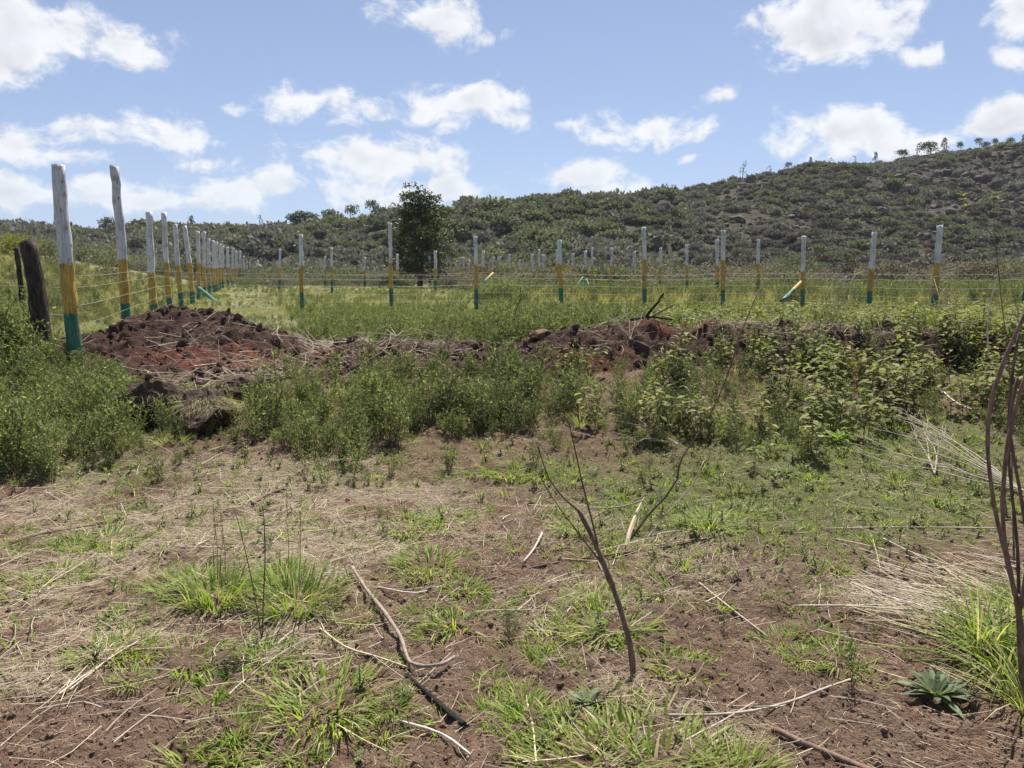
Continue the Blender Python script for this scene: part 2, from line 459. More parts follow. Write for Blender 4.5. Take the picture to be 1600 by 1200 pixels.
def ground_material():
    m, b_ = new_mat('ground')
    geo = b_.n('ShaderNodeNewGeometry'); P = geo.outputs['Position']
    A = lambda nme: b_.n('ShaderNodeAttribute', attribute_name=nme).outputs['Fac']
    fine = b_.noise(P, 55, 4, .7); mid = b_.noise(P, 9, 3, .6); big_ = b_.noise(P, 1.3, 4, .55)
    soil = b_.mix(b_.ramp(mid, .3, .7), (.118, .072, .050, 1), (.205, .135, .094, 1))
    soil = b_.mix(b_.ramp(big_, .45, .7), soil, (.150, .100, .071, 1))
    soil = b_.mix(b_.math('MULTIPLY', b_.ramp(fine, .55, .75), .55), soil, (.27, .20, .15, 1))
    soil = b_.mix(b_.math('MULTIPLY', b_.ramp(fine, .42, .28), .7), soil, (.055, .033, .024, 1))
    # bits of straw pressed into the soil: stretched noise in two directions
    r1 = b_.n('ShaderNodeVectorRotate', rotation_type='Z_AXIS'); b_.put(r1.inputs['Vector'], P); r1.inputs['Angle'].default_value = .55
    r2 = b_.n('ShaderNodeVectorRotate', rotation_type='Z_AXIS'); b_.put(r2.inputs['Vector'], P); r2.inputs['Angle'].default_value = -.75
    s1 = b_.noise(b_.vmath('MULTIPLY', r1.outputs[0], (26, 260, 60)), 1, 1, .5)
    s2 = b_.noise(b_.vmath('MULTIPLY', r2.outputs[0], (30, 240, 60)), 1, 1, .5)
    st = b_.math('MAXIMUM', b_.ramp(s1, .52, .62), b_.ramp(s2, .53, .62))
    lit = b_.math('ADD', A('litter'), b_.math('MULTIPLY', b_.math('SUBTRACT', mid, .5), 1.4))
    stf = b_.math('MULTIPLY', st, b_.ramp(lit, .15, .75))
    col = b_.mix(b_.math('MULTIPLY', stf, .85), soil, b_.mix(fine, (.28, .215, .14, 1), (.48, .395, .28, 1)))
    duff = b_.mix(fine, (.16, .112, .075, 1), (.35, .28, .20, 1))
    col = b_.mix(b_.math('MULTIPLY', b_.ramp(lit, .5, 1.2), .40), col, duff)
    # thin moss-like seedlings and low cover
    gcol = b_.mix(mid, (.085, .115, .035, 1), (.15, .17, .06, 1))
    gm = b_.math('MULTIPLY', b_.ramp(b_.math('ADD', A('cover'), b_.math('MULTIPLY', b_.math('SUBTRACT', b_.noise(P, 24, 5, .7), .5), 2.2)), .25, .85), .75)
    col = b_.mix(gm, col, gcol)
    far1 = b_.mix(b_.ramp(b_.noise(P, .8, 5, .75), .40, .62), (.105, .125, .048, 1), (.235, .205, .115, 1))
    far1 = b_.mix(b_.math('MULTIPLY', A('tan'), b_.ramp(big_, .3, .6)), far1, (.20, .165, .10, 1))
    col = b_.mix(A('far'), col, far1)
    h = b_.noise(P, 38, 4, .75)
    out(b_, bsdf(b_, col, .95, bump(b_, h, 1.0, .045), .12)); return m
M['ground'] = ground_material()

def heap_material():
    m, b_ = new_mat('red_soil')
    geo = b_.n('ShaderNodeNewGeometry'); P = geo.outputs['Position']
    A = lambda nme: b_.n('ShaderNodeAttribute', attribute_name=nme).outputs['Fac']
    fine = b_.noise(P, 40, 4, .7); mid = b_.noise(P, 7, 3, .6)
    col = b_.mix(b_.ramp(mid, .3, .7), (.036, .021, .018, 1), (.080, .046, .036, 1))
    col = b_.mix(b_.math('MULTIPLY', A('raw'), b_.ramp(b_.noise(P, 3.1, 3), .42, .6)), col, (.17, .052, .029, 1))
    col = b_.mix(b_.math('MULTIPLY', b_.ramp(fine, .58, .78), .45), col, (.19, .12, .09, 1))
    col = b_.mix(b_.math('MULTIPLY', b_.ramp(b_.noise(P, 1.7, 4, .7), .52, .7), .45), col, (.14, .092, .07, 1))
    dry = b_.mix(fine, (.15, .10, .08, 1), (.36, .29, .22, 1))
    r1 = b_.n('ShaderNodeVectorRotate', rotation_type='Z_AXIS'); b_.put(r1.inputs['Vector'], P); r1.inputs['Angle'].default_value = .5
    s1 = b_.noise(b_.vmath('MULTIPLY', r1.outputs[0], (9, 70, 40)), 1, 3, .5, .4)
    col = b_.mix(b_.math('MULTIPLY', A('litter'), b_.ramp(s1, .48, .6)), col, dry)
    out(b_, bsdf(b_, col, .95, bump(b_, b_.math('ADD', fine, mid), 1.0, .04), .1)); return m
M['red_soil'] = heap_material()

def hill_material():
    m, b_ = new_mat('hillside')
    geo = b_.n('ShaderNodeNewGeometry'); P = geo.outputs['Position']
    A = lambda nme: b_.n('ShaderNodeAttribute', attribute_name=nme).outputs['Fac']
    n1 = b_.noise(P, .5, 5, .75); n2 = b_.noise(P, .06, 4, .6)
    green = b_.mix(b_.ramp(n1, .35, .65), (.080, .088, .052, 1), (.150, .148, .092, 1))
    brown = b_.mix(b_.ramp(n1, .35, .65), (.055, .046, .038, 1), (.105, .086, .068, 1))
    brown = b_.mix(b_.math('MULTIPLY', b_.ramp(n2, .55, .7), .6), brown, (.16, .135, .095, 1))
    col = b_.mix(b_.math('ADD', A('dry'), b_.math('MULTIPLY', b_.math('SUBTRACT', n2, .5), .8), clamp=True), green, brown)
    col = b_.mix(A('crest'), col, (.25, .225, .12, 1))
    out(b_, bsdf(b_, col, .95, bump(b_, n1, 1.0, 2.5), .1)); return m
M['hillside'] = hill_material()

def paint_material():
    m, b_ = new_mat('painted_post')
    tcn = b_.n('ShaderNodeTexCoord'); O = tcn.outputs['Object']
    geo = b_.n('ShaderNodeNewGeometry'); P = geo.outputs['Position']
    A = lambda nme: b_.n('ShaderNodeAttribute', attribute_name=nme).outputs['Fac']
    edge = b_.math('MULTIPLY', b_.math('SUBTRACT', b_.noise(b_.vmath('MULTIPLY', P, (1, 1, .35)), 34, 3, .7), .5), .16)
    isw = b_.ramp(b_.math('ADD', A('hw'), edge), -.006, .006, False)
    isg = b_.ramp(b_.math('ADD', A('hg'), edge), .006, -.006, False)
    grain = b_.noise(b_.vmath('MULTIPLY', P, (70, 70, 5)), 1, 4, .65)
    blot = b_.noise(P, 6, 4, .6)
    white = b_.mix(b_.ramp(grain, .35, .7), (.50, .50, .525, 1), (.70, .70, .72, 1))
    yel = b_.mix(b_.ramp(grain, .3, .7), (.33, .20, .035, 1), (.58, .38, .08, 1))
    grn = b_.mix(b_.ramp(grain, .3, .7), (.015, .10, .065, 1), (.035, .20, .125, 1))
    col = b_.mix(isw, yel, white); col = b_.mix(isg, col, grn)
    wood = b_.mix(blot, (.13, .09, .06, 1), (.24, .17, .11, 1))
    worn = b_.math('MULTIPLY', b_.ramp(b_.math('ADD', blot, b_.math('MULTIPLY', grain, .8)), 0.98, 1.12), .8)
    col = b_.mix(worn, col, wood)
    crack = b_.noise(b_.vmath('MULTIPLY', P, (60, 60, 1.6)), 1, 3, .5, .6)
    cr = b_.ramp(b_.math('ABSOLUTE', b_.math('SUBTRACT', crack, .5)), .018, .004)
    cr = b_.math('MULTIPLY', cr, b_.ramp(b_.noise(P, 3.2, 2), .42, .52))
    col = b_.mix(b_.math('MULTIPLY', cr, .85), col, (.035, .026, .02, 1))
    grime = b_.math('MULTIPLY', b_.ramp(b_.noise(b_.vmath('MULTIPLY', P, (14, 14, 2.5)), 1, 4, .65), .45, .75), .45)
    col = b_.mix(grime, col, (.16, .12, .085, 1))
    knot = b_.n('ShaderNodeTexVoronoi'); b_.put(knot.inputs['Vector'], b_.vmath('MULTIPLY', P, (9, 9, 4))); knot.inputs['Scale'].default_value = 1.0
    col = b_.mix(b_.math('MULTIPLY', b_.ramp(knot.outputs['Distance'], .13, .07), .85), col, (.03, .022, .018, 1))
    out(b_, bsdf(b_, col, .6, bump(b_, b_.math('SUBTRACT', grain, b_.math('MULTIPLY', cr, .8)), .6, .006), .3)); return m
M['paint'] = paint_material()
M['old_wood'] = plain_mat('old_wood', (.018, .014, .012), (.075, .058, .048), 9, .9, .9, .02, (3, 3, .7), (.16, .12, .10))
M['cut_wood'] = plain_mat('cut_wood', (.30, .26, .22), (.46, .41, .36), 40, .85, .4, .003)
M['wire'] = plain_mat('wire', (.34, .33, .30), (.48, .46, .42), 8, .5, .0)
M['tussock'] = plain_mat('tussock', (.055, .035, .026), (.12, .08, .06), 18, .95, 1.0, .02, (1, 1, 1), (.22, .17, .12))

# ------------------------------------------------------------------ stuff scatter (geometry nodes, one object)
def stuff(name, meshes, P, rot, scl, idx, label, cat):
    n = len(P)
    me = bpy.data.meshes.new(name)
    me.vertices.add(n); me.vertices.foreach_set('co', np.asarray(P, float).ravel())
    for nm, ty, dat, key in (('rot', 'FLOAT_VECTOR', np.asarray(rot, float).ravel(), 'vector'), ('scl', 'FLOAT', np.asarray(scl, float), 'value'),
                             ('idx', 'INT', np.asarray(idx, int), 'value'), ('var', 'FLOAT', RNG.random(n), 'value')):
        a = me.attributes.new(nm, ty, 'POINT'); a.data.foreach_set(key, dat)
    o = link(name, me)
    for m_ in {m for x in meshes for m in x.materials}: me.materials.append(m_)
    ng = bpy.data.node_groups.new(name + '_scatter', 'GeometryNodeTree')
    ng.interface.new_socket('Geometry', in_out='INPUT', socket_type='NodeSocketGeometry')
    ng.interface.new_socket('Geometry', in_out='OUTPUT', socket_type='NodeSocketGeometry')
    N = ng.nodes.new; Lk = ng.links.new
    gi, go = N('NodeGroupInput'), N('NodeGroupOutput')
    mp = N('GeometryNodeMeshToPoints'); Lk(gi.outputs[0], mp.inputs[0])
    ip = N('GeometryNodeInstanceOnPoints'); Lk(mp.outputs[0], ip.inputs['Points'])
    jn = N('GeometryNodeJoinGeometry')
    for x in reversed(meshes):
        so = bpy.data.objects.new(name + '_piece', x)
        oi = N('GeometryNodeObjectInfo'); oi.inputs['Object'].default_value = so; oi.inputs['As Instance'].default_value = False
        g2 = N('GeometryNodeGeometryToInstance'); Lk(oi.outputs['Geometry'], g2.inputs[0]); Lk(g2.outputs[0], jn.inputs[0])
    Lk(jn.outputs[0], ip.inputs['Instance'])
    ip.inputs['Pick Instance'].default_value = True
    def na(nm, ty):
        q = N('GeometryNodeInputNamedAttribute'); q.data_type = ty; q.inputs['Name'].default_value = nm
        return q.outputs[0]
    er = N('FunctionNodeEulerToRotation'); Lk(na('rot', 'FLOAT_VECTOR'), er.inputs[0])
    Lk(na('idx', 'INT'), ip.inputs['Instance Index']); Lk(er.outputs[0], ip.inputs['Rotation']); Lk(na('scl', 'FLOAT'), ip.inputs['Scale'])
    Lk(ip.outputs[0], go.inputs[0])
    md = o.modifiers.new('scatter', 'NODES'); md.node_group = ng
    return tag(o, label, cat, kind='stuff')

# ------------------------------------------------------------------ layout masks in pixels of the ground they lie on
def inpoly(px, py, poly):
    px = np.asarray(px); py = np.asarray(py); ins = np.zeros(px.shape, bool)
    n = len(poly)
    for i in range(n):
        x1, y1 = poly[i]; x2, y2 = poly[(i + 1) % n]
        if y1 == y2: continue
        c = ((y1 > py) != (y2 > py)) & (px < (x2 - x1) * (py - y1) / (y2 - y1) + x1)
        ins ^= c
    return ins
def spots(px, py, lst):
    t = np.zeros_like(px, dtype=float)
    for (cx, cy, rx, ry, a) in lst: t = t + a * np.exp(-((px - cx) / rx) ** 2 - ((py - cy) / ry) ** 2)
    return t
LIT = [(250, 780, 330, 70, .8), (330, 880, 300, 70, .6), (120, 950, 160, 80, .55), (560, 800, 200, 90, .8), (330, 1000, 150, 60, .9), (450, 1060, 120, 50, .6), (1450, 940, 130, 40, .7), (1380, 930, 120, 40, .4), (1080, 870, 220, 60, .45),
       (900, 950, 120, 60, .45), (800, 800, 200, 60, .5), (40, 1080, 130, 60, .5), (1100, 1140, 100, 60, .6), (600, 720, 140, 30, .4), (1330, 740, 200, 50, .3), (950, 1080, 90, 60, .45), (600, 1100, 120, 50, .1), (640, 990, 60, 40, .2), (220, 935, 150, 28, -.7), (330, 885, 60, 25, -.5), (60, 1130, 200, 50, -.4), (300, 800, 60, 20, -.4)]
COVR = [(1150, 760, 260, 60, .8), (1450, 700, 220, 60, .7), (1350, 830, 260, 60, .55), (1000, 830, 180, 60, .4), (620, 720, 200, 40, .25), (850, 740, 90, 25, .5), (1250, 680, 250, 40, .6), (1500, 780, 120, 50, .6), (140, 740, 160, 25, .5), (700, 640, 300, 50, .5),
        (100, 640, 260, 80, .8), (640, 975, 60, 18, .5), (800, 960, 50, 25, .5), (350, 820, 320, 60, .22), (120, 960, 160, 60, .22), (560, 880, 160, 60, .15), (1150, 960, 200, 60, .12), (520, 745, 200, 22, .35)]

# ------------------------------------------------------------------ ground sheet
def build_ground():
    fr = np.linspace(-R(47), R(47), 640)
    rest = np.linspace(R(47), R(313), 46)[1:-1]
    th = np.concatenate([fr, rest])
    rr = np.concatenate([[.02, .4, .8, 1.1], np.geomspace(1.25, 14, 470), np.geomspace(14.3, 130, 110), np.geomspace(140, 3000, 22)])
    TH, RR = np.meshgrid(th, rr)
    X, Y = RR * np.sin(TH), RR * np.cos(TH)
    Z = G(X, Y)
    na, nr = len(th), len(rr)
    V = np.stack([X, Y, Z], -1).reshape(-1, 3)
    i = np.arange(nr - 1)[:, None] * na; j = np.arange(na)[None, :]; j2 = (j + 1) % na
    F = np.stack([i + j, i + na + j, i + na + j2, i + j2], -1).reshape(-1, 4)
    F = F[:, ::-1]
    me = grid_mesh('ground', V, F, M['ground'])
    px, py = proj(X, Y, Z); fwd = Y > .5
    px = np.clip(px, -500, 2100).ravel(); py = np.clip(py, 300, 1500).ravel()
    lit = np.where(fwd.ravel(), spots(px, py, LIT), .35) * np.clip(.75 + 1.5 * fbm(X / .45, Y / .45, 201, 3).ravel(), .05, 1.5)
    cov = np.where(fwd.ravel(), spots(px, py, COVR), .2)
    far = (sst(8.5, 12.5, np.hypot(X, Y))).ravel()
    t = -(X + .3375 * Y + 2.175)
    tan = (sst(0, 4, t) * sst(12, 20, Y)).ravel()
    for nme, dat in (('litter', lit), ('cover', cov), ('far', far), ('tan', tan)):
        a = me.attributes.new(nme, 'FLOAT', 'POINT'); a.data.foreach_set('value', np.clip(dat, 0, 1.4))
    tag(link('ground', me), kind='structure', label='brown soil strewn with pale straw and low weeds')
def grid_mesh(name, V, F, mat):
    me = bpy.data.meshes.new(name)
    me.vertices.add(len(V)); me.vertices.foreach_set('co', V.ravel())
    nf = len(F)
    me.loops.add(nf * 4); me.loops.foreach_set('vertex_index', F.ravel().astype(np.int32))
    me.polygons.add(nf); me.polygons.foreach_set('loop_start', np.arange(nf, dtype=np.int32) * 4)
    me.polygons.foreach_set('use_smooth', np.ones(nf, bool))
    me.update(calc_edges=True); me.validate()
    me.materials.append(mat)
    return me
build_ground()

def quad_grid(nx, ny):
    i = np.arange(ny - 1)[:, None] * nx; j = np.arange(nx - 1)[None, :]
    return np.stack([i + j, i + j + 1, i + nx + j + 1, i + nx + j], -1).reshape(-1, 4)

def build_hill():
    s = np.linspace(-1.9, 1.9, 620); y = np.concatenate([np.linspace(96, 320, 190), np.linspace(326, 700, 24)])
    S, Y = np.meshgrid(s, y); X = S * Y
    Z = hill_z(X, Y)
    V = np.stack([X, Y, Z], -1).reshape(-1, 3)
    me = grid_mesh('hill', V, quad_grid(len(s), len(y)), M['hillside'])
    t = (Y - HF(S)) / (HR(S) - HF(S))
    dry = np.clip(sst(.12, .42, S) * .95 + .25 * sst(-.25, 0, S) * np.exp(-((t - .5) / .3) ** 2), 0, 1)
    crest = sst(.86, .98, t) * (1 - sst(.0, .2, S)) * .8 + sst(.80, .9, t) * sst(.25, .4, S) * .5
    for nme, dat in (('dry', dry), ('crest', np.clip(crest, 0, 1))):
        a = me.attributes.new(nme, 'FLOAT', 'POINT'); a.data.foreach_set('value', dat.ravel())
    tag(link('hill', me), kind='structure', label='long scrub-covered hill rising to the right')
build_hill()

# ------------------------------------------------------------------ heaps of soil
def build_heap(name, fn, seed, x0, x1, y0, y1, step, label, rawspots, litspots):
    x = np.arange(x0, x1, step); y = np.arange(y0, y1, step)
    X, Y = np.meshgrid(x, y); h = heap(X, Y, fn, seed)
    Z = G(X, Y) + h
    idx = quad_grid(len(x), len(y))
    keep = (h.ravel()[idx] > -.045).any(1)
    V = np.stack([X, Y, Z], -1).reshape(-1, 3)
    F = idx[keep]
    used = np.unique(F); rm = np.full(len(V), -1); rm[used] = np.arange(len(used))
    me = grid_mesh(name, V[used], rm[F], M['red_soil'])
    px, py = proj(X.ravel()[used], Y.ravel()[used], Z.ravel()[used])
    for nme, l in (('raw', rawspots), ('litter', litspots)):
        a = me.attributes.new(nme, 'FLOAT', 'POINT'); a.data.foreach_set('value', np.clip(spots(px, py, l), 0, 1))
    return tag(link(name, me), label, 'soil heap')
build_heap('soil_mound', mound_h, 50, -7.2, -1.6, 7.2, 13.2, .028, 'tall mound of dark red dug soil beside the left fence', [(350, 560, 120, 22, 1)], [(420, 590, 110, 30, .8), (330, 600, 80, 20, .6), (300, 530, 60, 30, .25)])
build_heap('soil_ridge', ridge_h, 70, -3.1, 7.5, 8.2, 11.4, .028, 'long low ridge of red soil and straw across the plot', [(930, 560, 60, 20, 1), (1080, 510, 90, 15, .8), (470, 555, 80, 30, .8)],
           [(640, 530, 90, 40, 1), (530, 540, 60, 40, .6), (1330, 505, 170, 30, 1), (960, 520, 60, 30, .35), (1180, 510, 60, 20, .5)])

# ------------------------------------------------------------------ fences
ORD = ['first', 'second', 'third', 'fourth', 'fifth', 'sixth', 'seventh', 'eighth', 'ninth', 'tenth', 'eleventh', 'twelfth', 'thirteenth', 'fourteenth', 'fifteenth', 'sixteenth', 'seventeenth', 'eighteenth', 'nineteenth', 'twentieth']
TENS = ['', '', 'twenty', 'thirty', 'forty', 'fifty']
def ordinal(n):
    if n <= 20: return ORD[n - 1]
    t, u = divmod(n, 10)
    return {30: 'thirtieth', 40: 'fortieth', 50: 'fiftieth'}[n] if u == 0 else TENS[t] + '-' + ORD[u - 1]
def post_mesh(name, base, top, rad, wh, gh, mat, sides=10, rings=22, cut=.0, rough=.085):
    base, top = Vector(base), Vector(top)
    mb = MB(); pts, rads = [], []
    L = (top - base).length
    bow = Vector((random.uniform(-1, 1), random.uniform(-1, 1), 0)) * .022 * L / 2.4
    for i in range(rings):
        t = i / (rings - 1)
        p = base.lerp(top, t) + bow * math.sin(t * math.pi) + Vector((random.uniform(-1, 1), random.uniform(-1, 1), 0)) * rad * .12
        pts.append(p); rads.append(rad * (1.06 - .14 * t) * (1 + random.uniform(-.05, .05)))
    mb.tube(pts, rads, sides, 0, True, rough)
    n = len(mb.v)
    for k in range(n - sides, n):      # slanting saw cut
        v = mb.v[k]; mb.v[k] = (v[0], v[1], v[2] + cut * (v[0] - top.x) + random.uniform(-.3, .3) * rad * .2)
    ts = [i // sides / (rings - 1) for i in range(n)]
    mb.at['hw'] = [t * L - wh for t in ts]; mb.at['hg'] = [t * L - gh for t in ts]
    # vertices relative to the base, so the object's origin stands at its foot
    mb.v = [(v[0] - base.x, v[1] - base.y, v[2] - base.z) for v in mb.v]
    return mb.mesh(name, [mat], True)
def add_post(pxb, pxt, pyt, Y, pyw, pyg, rad, label, group, name='fence_post', mat=None, lean=0.0, sides=10):
    X = at(pxb, 470, Y)[0]
    z0 = float(T(np.array([X]), np.array([Y]))[0]); zg = float(G(np.array([X]), np.array([Y]))[0])
    base = (X, Y, zg - .25)
    top = at(pxt, pyt, Y + lean)
    zw, zgr = at(pxt, pyw, Y)[2], at(pxb, pyg, Y)[2]
    L = (Vector(top) - Vector(base)).length; H = top[2] - base[2]
    me = post_mesh(name, base, top, rad, (zw - base[2]) * L / H, (zgr - base[2]) * L / H, mat or M['paint'], sides, cut=random.uniform(-.25, .25))
    o = link(name, me, None, base)
    tag(o, label, 'post', group)
    return base, top

GL = 'painted posts of the left fence'
# foot px, top px, top py, depth, white/yellow py, yellow/green py, radius
LEFT = [(113, 90, 257, 9.0, 411, 490, .077), (196, 179, 259, 12.4, 405, 474, .074), (240, 233, 331, 16.5, 426, 475, .076), (265, 256, 332, 19.3, 411, 466, .066), (284, 273, 350, 22.9, 415, 457, .07), (302, 288, 353, 26.6, 411, 456, .085),
        (310, 309, 361, 30.7, 410, 448, .075), (319.5, 319, 362, 34.8, 417, 448, .078), (328, 326, 373, 39.5, 418, 444, .08), (335, 333, 376, 43, 419, 444, .09), (339, 338, 378, 45.5, 419, 443, .09), (344, 344, 381, 49, 418, 441, .09),
        (349, 348, 384, 54, 418, 438, .085), (357, 355, 386, 60, 419, 438, .11), (364, 364, 387, 66, 420, 438, .10), (371, 369, 392, 74, 419, 437, .11), (377, 375, 392, 82, 419, 435, .12), (382, 381, 400, 92, 421, 433, .11), (387, 386, 407, 102, 424, 433, .11), (391, 390, 410, 112, 425, 432, .11)]
LP = []
for i, a in enumerate(LEFT):
    extra = ['white, yellow and green post with thick trunk, nearest in the left fence', 'white, yellow and green post with black knots, second in the left fence'] if i < 2 else None
    lab = extra[i] if extra else f'painted post standing {ordinal(i + 1)} from the front in the left fence'
    LP.append(add_post(a[0], a[1], a[2], a[3], a[4], a[5], a[6], lab, GL, lean=.05, sides=12 if i < 3 else 9))
GC = 'painted posts of the cross fence'
CROSS = [(471, 470, 366, 21.5, 415, 456, .058), (611.5, 609.5, 348, 22.0, 411, 451, .058), (744, 743, 369, 22.0, 413, 452, .056), (878.5, 874, 375, 22.0, 413, 450, .066), (1007.5, 1006, 355, 22.0, 406, 451, .062), (1130.5, 1130, 360, 21.5, 406, 453, .062),
         (1256, 1256, 369, 20.5, 424, 452, .058), (1358, 1367, 363, 19.5, 420, 455, .07), (1461, 1469, 352, 18.5, 411, 461, .075), (1606, 1608, 350, 17.5, 410, 448, .075)]
CPs = []
for i, a in enumerate(CROSS):
    lab = {0: 'painted post where the cross fence begins, nearest the left fence', 7: 'painted post leaning right in the cross fence, second from its right end', 8: 'thick painted post leaning right near the right end of the cross fence',
           9: 'painted post of the cross fence cut by the right edge of the photo', 1: 'tall painted post of the cross fence left of the lone tree'}.get(i, f'painted post standing {ordinal(i + 1)} from the left in the cross fence')
    CPs.append(add_post(a[0], a[1], a[2], a[3], a[4], a[5], a[6], lab, GC))
FAR = [(432, 410), (437.5, 389), (465, 420), (475, 408), (508, 401), (518, 387), (540, 413), (565, 412), (570, 402), (607, 412), (620.5, 397), (629, 414), (671, 400), (675, 408), (680.5, 392), (690, 412), (697, 412), (704, 411), (712, 413), (724, 402), (733, 406), (755, 392), (770, 401), (781, 401), (796, 397), (812, 405), (831, 397), (842, 390), (849, 398), (870, 390), (895, 396), (914, 392), (925, 387), (956, 387), (991, 393), (1032, 387), (1073, 382), (1120, 374), (1185, 374)]
FARP = []
for i, (px, py) in enumerate(FAR):
    d = min(max(1650 / (428 - py), 30), 92)
    hh = 428 - py
    FARP.append(add_post(px + random.uniform(-1, 1), px, py, d, py + hh * .72 + random.uniform(-2, 2), 428 + 900 / d * .45, .07 if d < 45 else .10, f'distant painted post beyond the cross fence, {ordinal(i + 1)} from the left', 'far posts in the field', sides=7))
# braces
def brace(p0, p1, Y0, Y1, rad, label):
    a, c = at(p0[0], p0[1], Y0), at(p1[0], p1[1], Y1)
    L = (Vector(a) - Vector(c)).length
    me = post_mesh('fence_brace', c, a, rad, 99, L * (.55 if 'yellow' in label else 99), M['paint'], 8, 8)
    tag(link('fence_brace', me, None, c), label, 'brace', 'slanting fence braces')
brace((311, 450), (349, 481), 30.2, 28, .07, 'green slanting brace leaning on the left fence')
brace((1253, 440), (1222, 471), 20.3, 19.3, .055, 'slanting brace, yellow above and green below, at the cross fence')
brace((911, 433), (894, 456), 38, 36.5, .05, 'green slanting brace at a distant post, leaning right')
brace((916, 436), (922, 455), 38, 36, .05, 'short green brace beside the distant slanting brace')
brace((770, 427), (756, 441), 44, 42, .08, 'slanting brace, yellow above, at a distant post mid field')
# old dark posts
def old_post(p0, p1, Y, rad, label):
    X = at(p0[0], p0[1], Y)[0]; zg = float(G(np.array([X]), np.array([Y]))[0])
    base = (X, Y, zg - .2); top = at(p1[0], p1[1], Y)
    me = post_mesh('old_post', base, top, rad, 99, -99, M['old_wood'], 12, 14, cut=.35, rough=.12)
    o = link('old_post', me, None, base); tag(o, label, 'post', 'old weathered posts')
    mb = MB(); t = Vector(top) - Vector(base)
    return o
old_post((67, 520), (44, 376), 9.4, .105, 'stout blackened old post leaning left beside the nearest painted post')
old_post((34, 440), (26, 388), 19, .062, 'thin dark old post behind the blackened post at left edge')

# wires
def wire(pts, label, sag=.01, rad=.0045, group='fence wires'):
    full = []
    for a, c in zip(pts[:-1], pts[1:]):
        a, c = Vector(a), Vector(c)
        for k in range(4):
            t = k / 4; full.append(a.lerp(c, t) + Vector((0, 0, -sag * 4 * t * (1 - t) * random.uniform(.4, 1.6))))
    full.append(Vector(pts[-1]))
    mb = MB(); mb.tube(full, rad, 4, 0)
    tag(link('fence_wire', mb.mesh('fence_wire', [M['wire']], True)), label, 'wire', group)
NMW = ['lowest', 'second lowest', 'middle', 'second highest', 'highest']
HW = [.28, .50, .72, .92, 1.05]
def on_post(bt, h, off):
    a, c = Vector(bt[0]), Vector(bt[1]); t = (h + .25) / (c.z - a.z)
    return a.lerp(c, t) + off
for k, h in enumerate(HW):
    wire([on_post(p, h * 1.04, Vector((.085, -.03, 0))) for p in LP], f'{NMW[k]} wire strand of the left fence', rad=.0022)
    wire([on_post(LP[4], h, Vector((.08, 0, 0)))] + [on_post(p, h, Vector((0, -.07, 0))) for p in CPs], f'{NMW[k]} wire strand of the cross fence', rad=.003)
for k, (h, Y) in enumerate([(.45, 40), (.75, 41), (1.0, 42)]):
    pts = [(x, Y + .02 * x, float(G(np.array([x]), np.array([Y]))[0]) + h) for x in np.linspace(-12.5, 14, 9)]
    wire(pts, f'{["lowest", "middle", "highest"][k]} wire strand among the distant posts', rad=.0045, sag=.03)
w0 = [(at(px, py, Y)) for px, py, Y in ((-40, 470, 11), (67, 462, 9.45), (110, 470, 9.1))]
for k, h in enumerate((.3, .62, .95)):
    q = on_post(LP[0], h, Vector((0, .08, 0)))
    wire([Vector((q.x - 9, 17.0, float(G(np.array([q.x - 9]), np.array([17.0]))[0]) + h)), q], f'{["lowest", "middle", "highest"][k]} wire running left from the nearest painted post', rad=.0025, sag=.03)
print('fences done')
# ------------------------------------------------------------------ plant meshes
def fine_weed(seed, h, dark=False, spread=.16):
    random.seed(seed); mb = MB()
    stems = random.randint(2, 4)
    for s in range(stems):
        lean = Vector((random.uniform(-.35, .35), random.uniform(-.35, .35), 1))
        hh = h * random.uniform(.7, 1.0)
        pts = [Vector((random.uniform(-.03, .03), random.uniform(-.03, .03), -.03))]
        for i in range(1, 6):
            pts.append(pts[-1] + lean * (hh / 5 / lean.length) + rvec() * .012)
        mb.tube(pts, [.0045 * (1 - .7 * i / 5) for i in range(6)], 3, 1, False)
        nb = random.randint(10, 14)
        for q in range(nb):
            t = .12 + .86 * q / nb
            f = t * 5; i = min(int(f), 4); p = pts[i].lerp(pts[i + 1], f - i)
            ang = q * 2.4 + random.uniform(-.5, .5)
            L = spread * random.uniform(.6, 1.15) * (1.15 - .6 * t)
            d = Vector((math.cos(ang), math.sin(ang), random.uniform(.5, 1.3))).normalized()
            e = p + d * L
            mb.tube([p, e], [.002, .001], 3, 1, False)
            nl = int(5 + L * 42)
            for k in range(nl):
                u = (k + 1) / nl
                c = p.lerp(e, u)
                ld_ = (d * .5 + rvec() * .9 + Vector((0, 0, .25))).normalized() * random.uniform(.022, .048)
                mb.diamond(c, ld_, random.uniform(.008, .014), 0)
    return mb.mesh('fine_weed', [M['leaf_fine_dark' if dark else 'leaf_fine'], M['stem_green']])
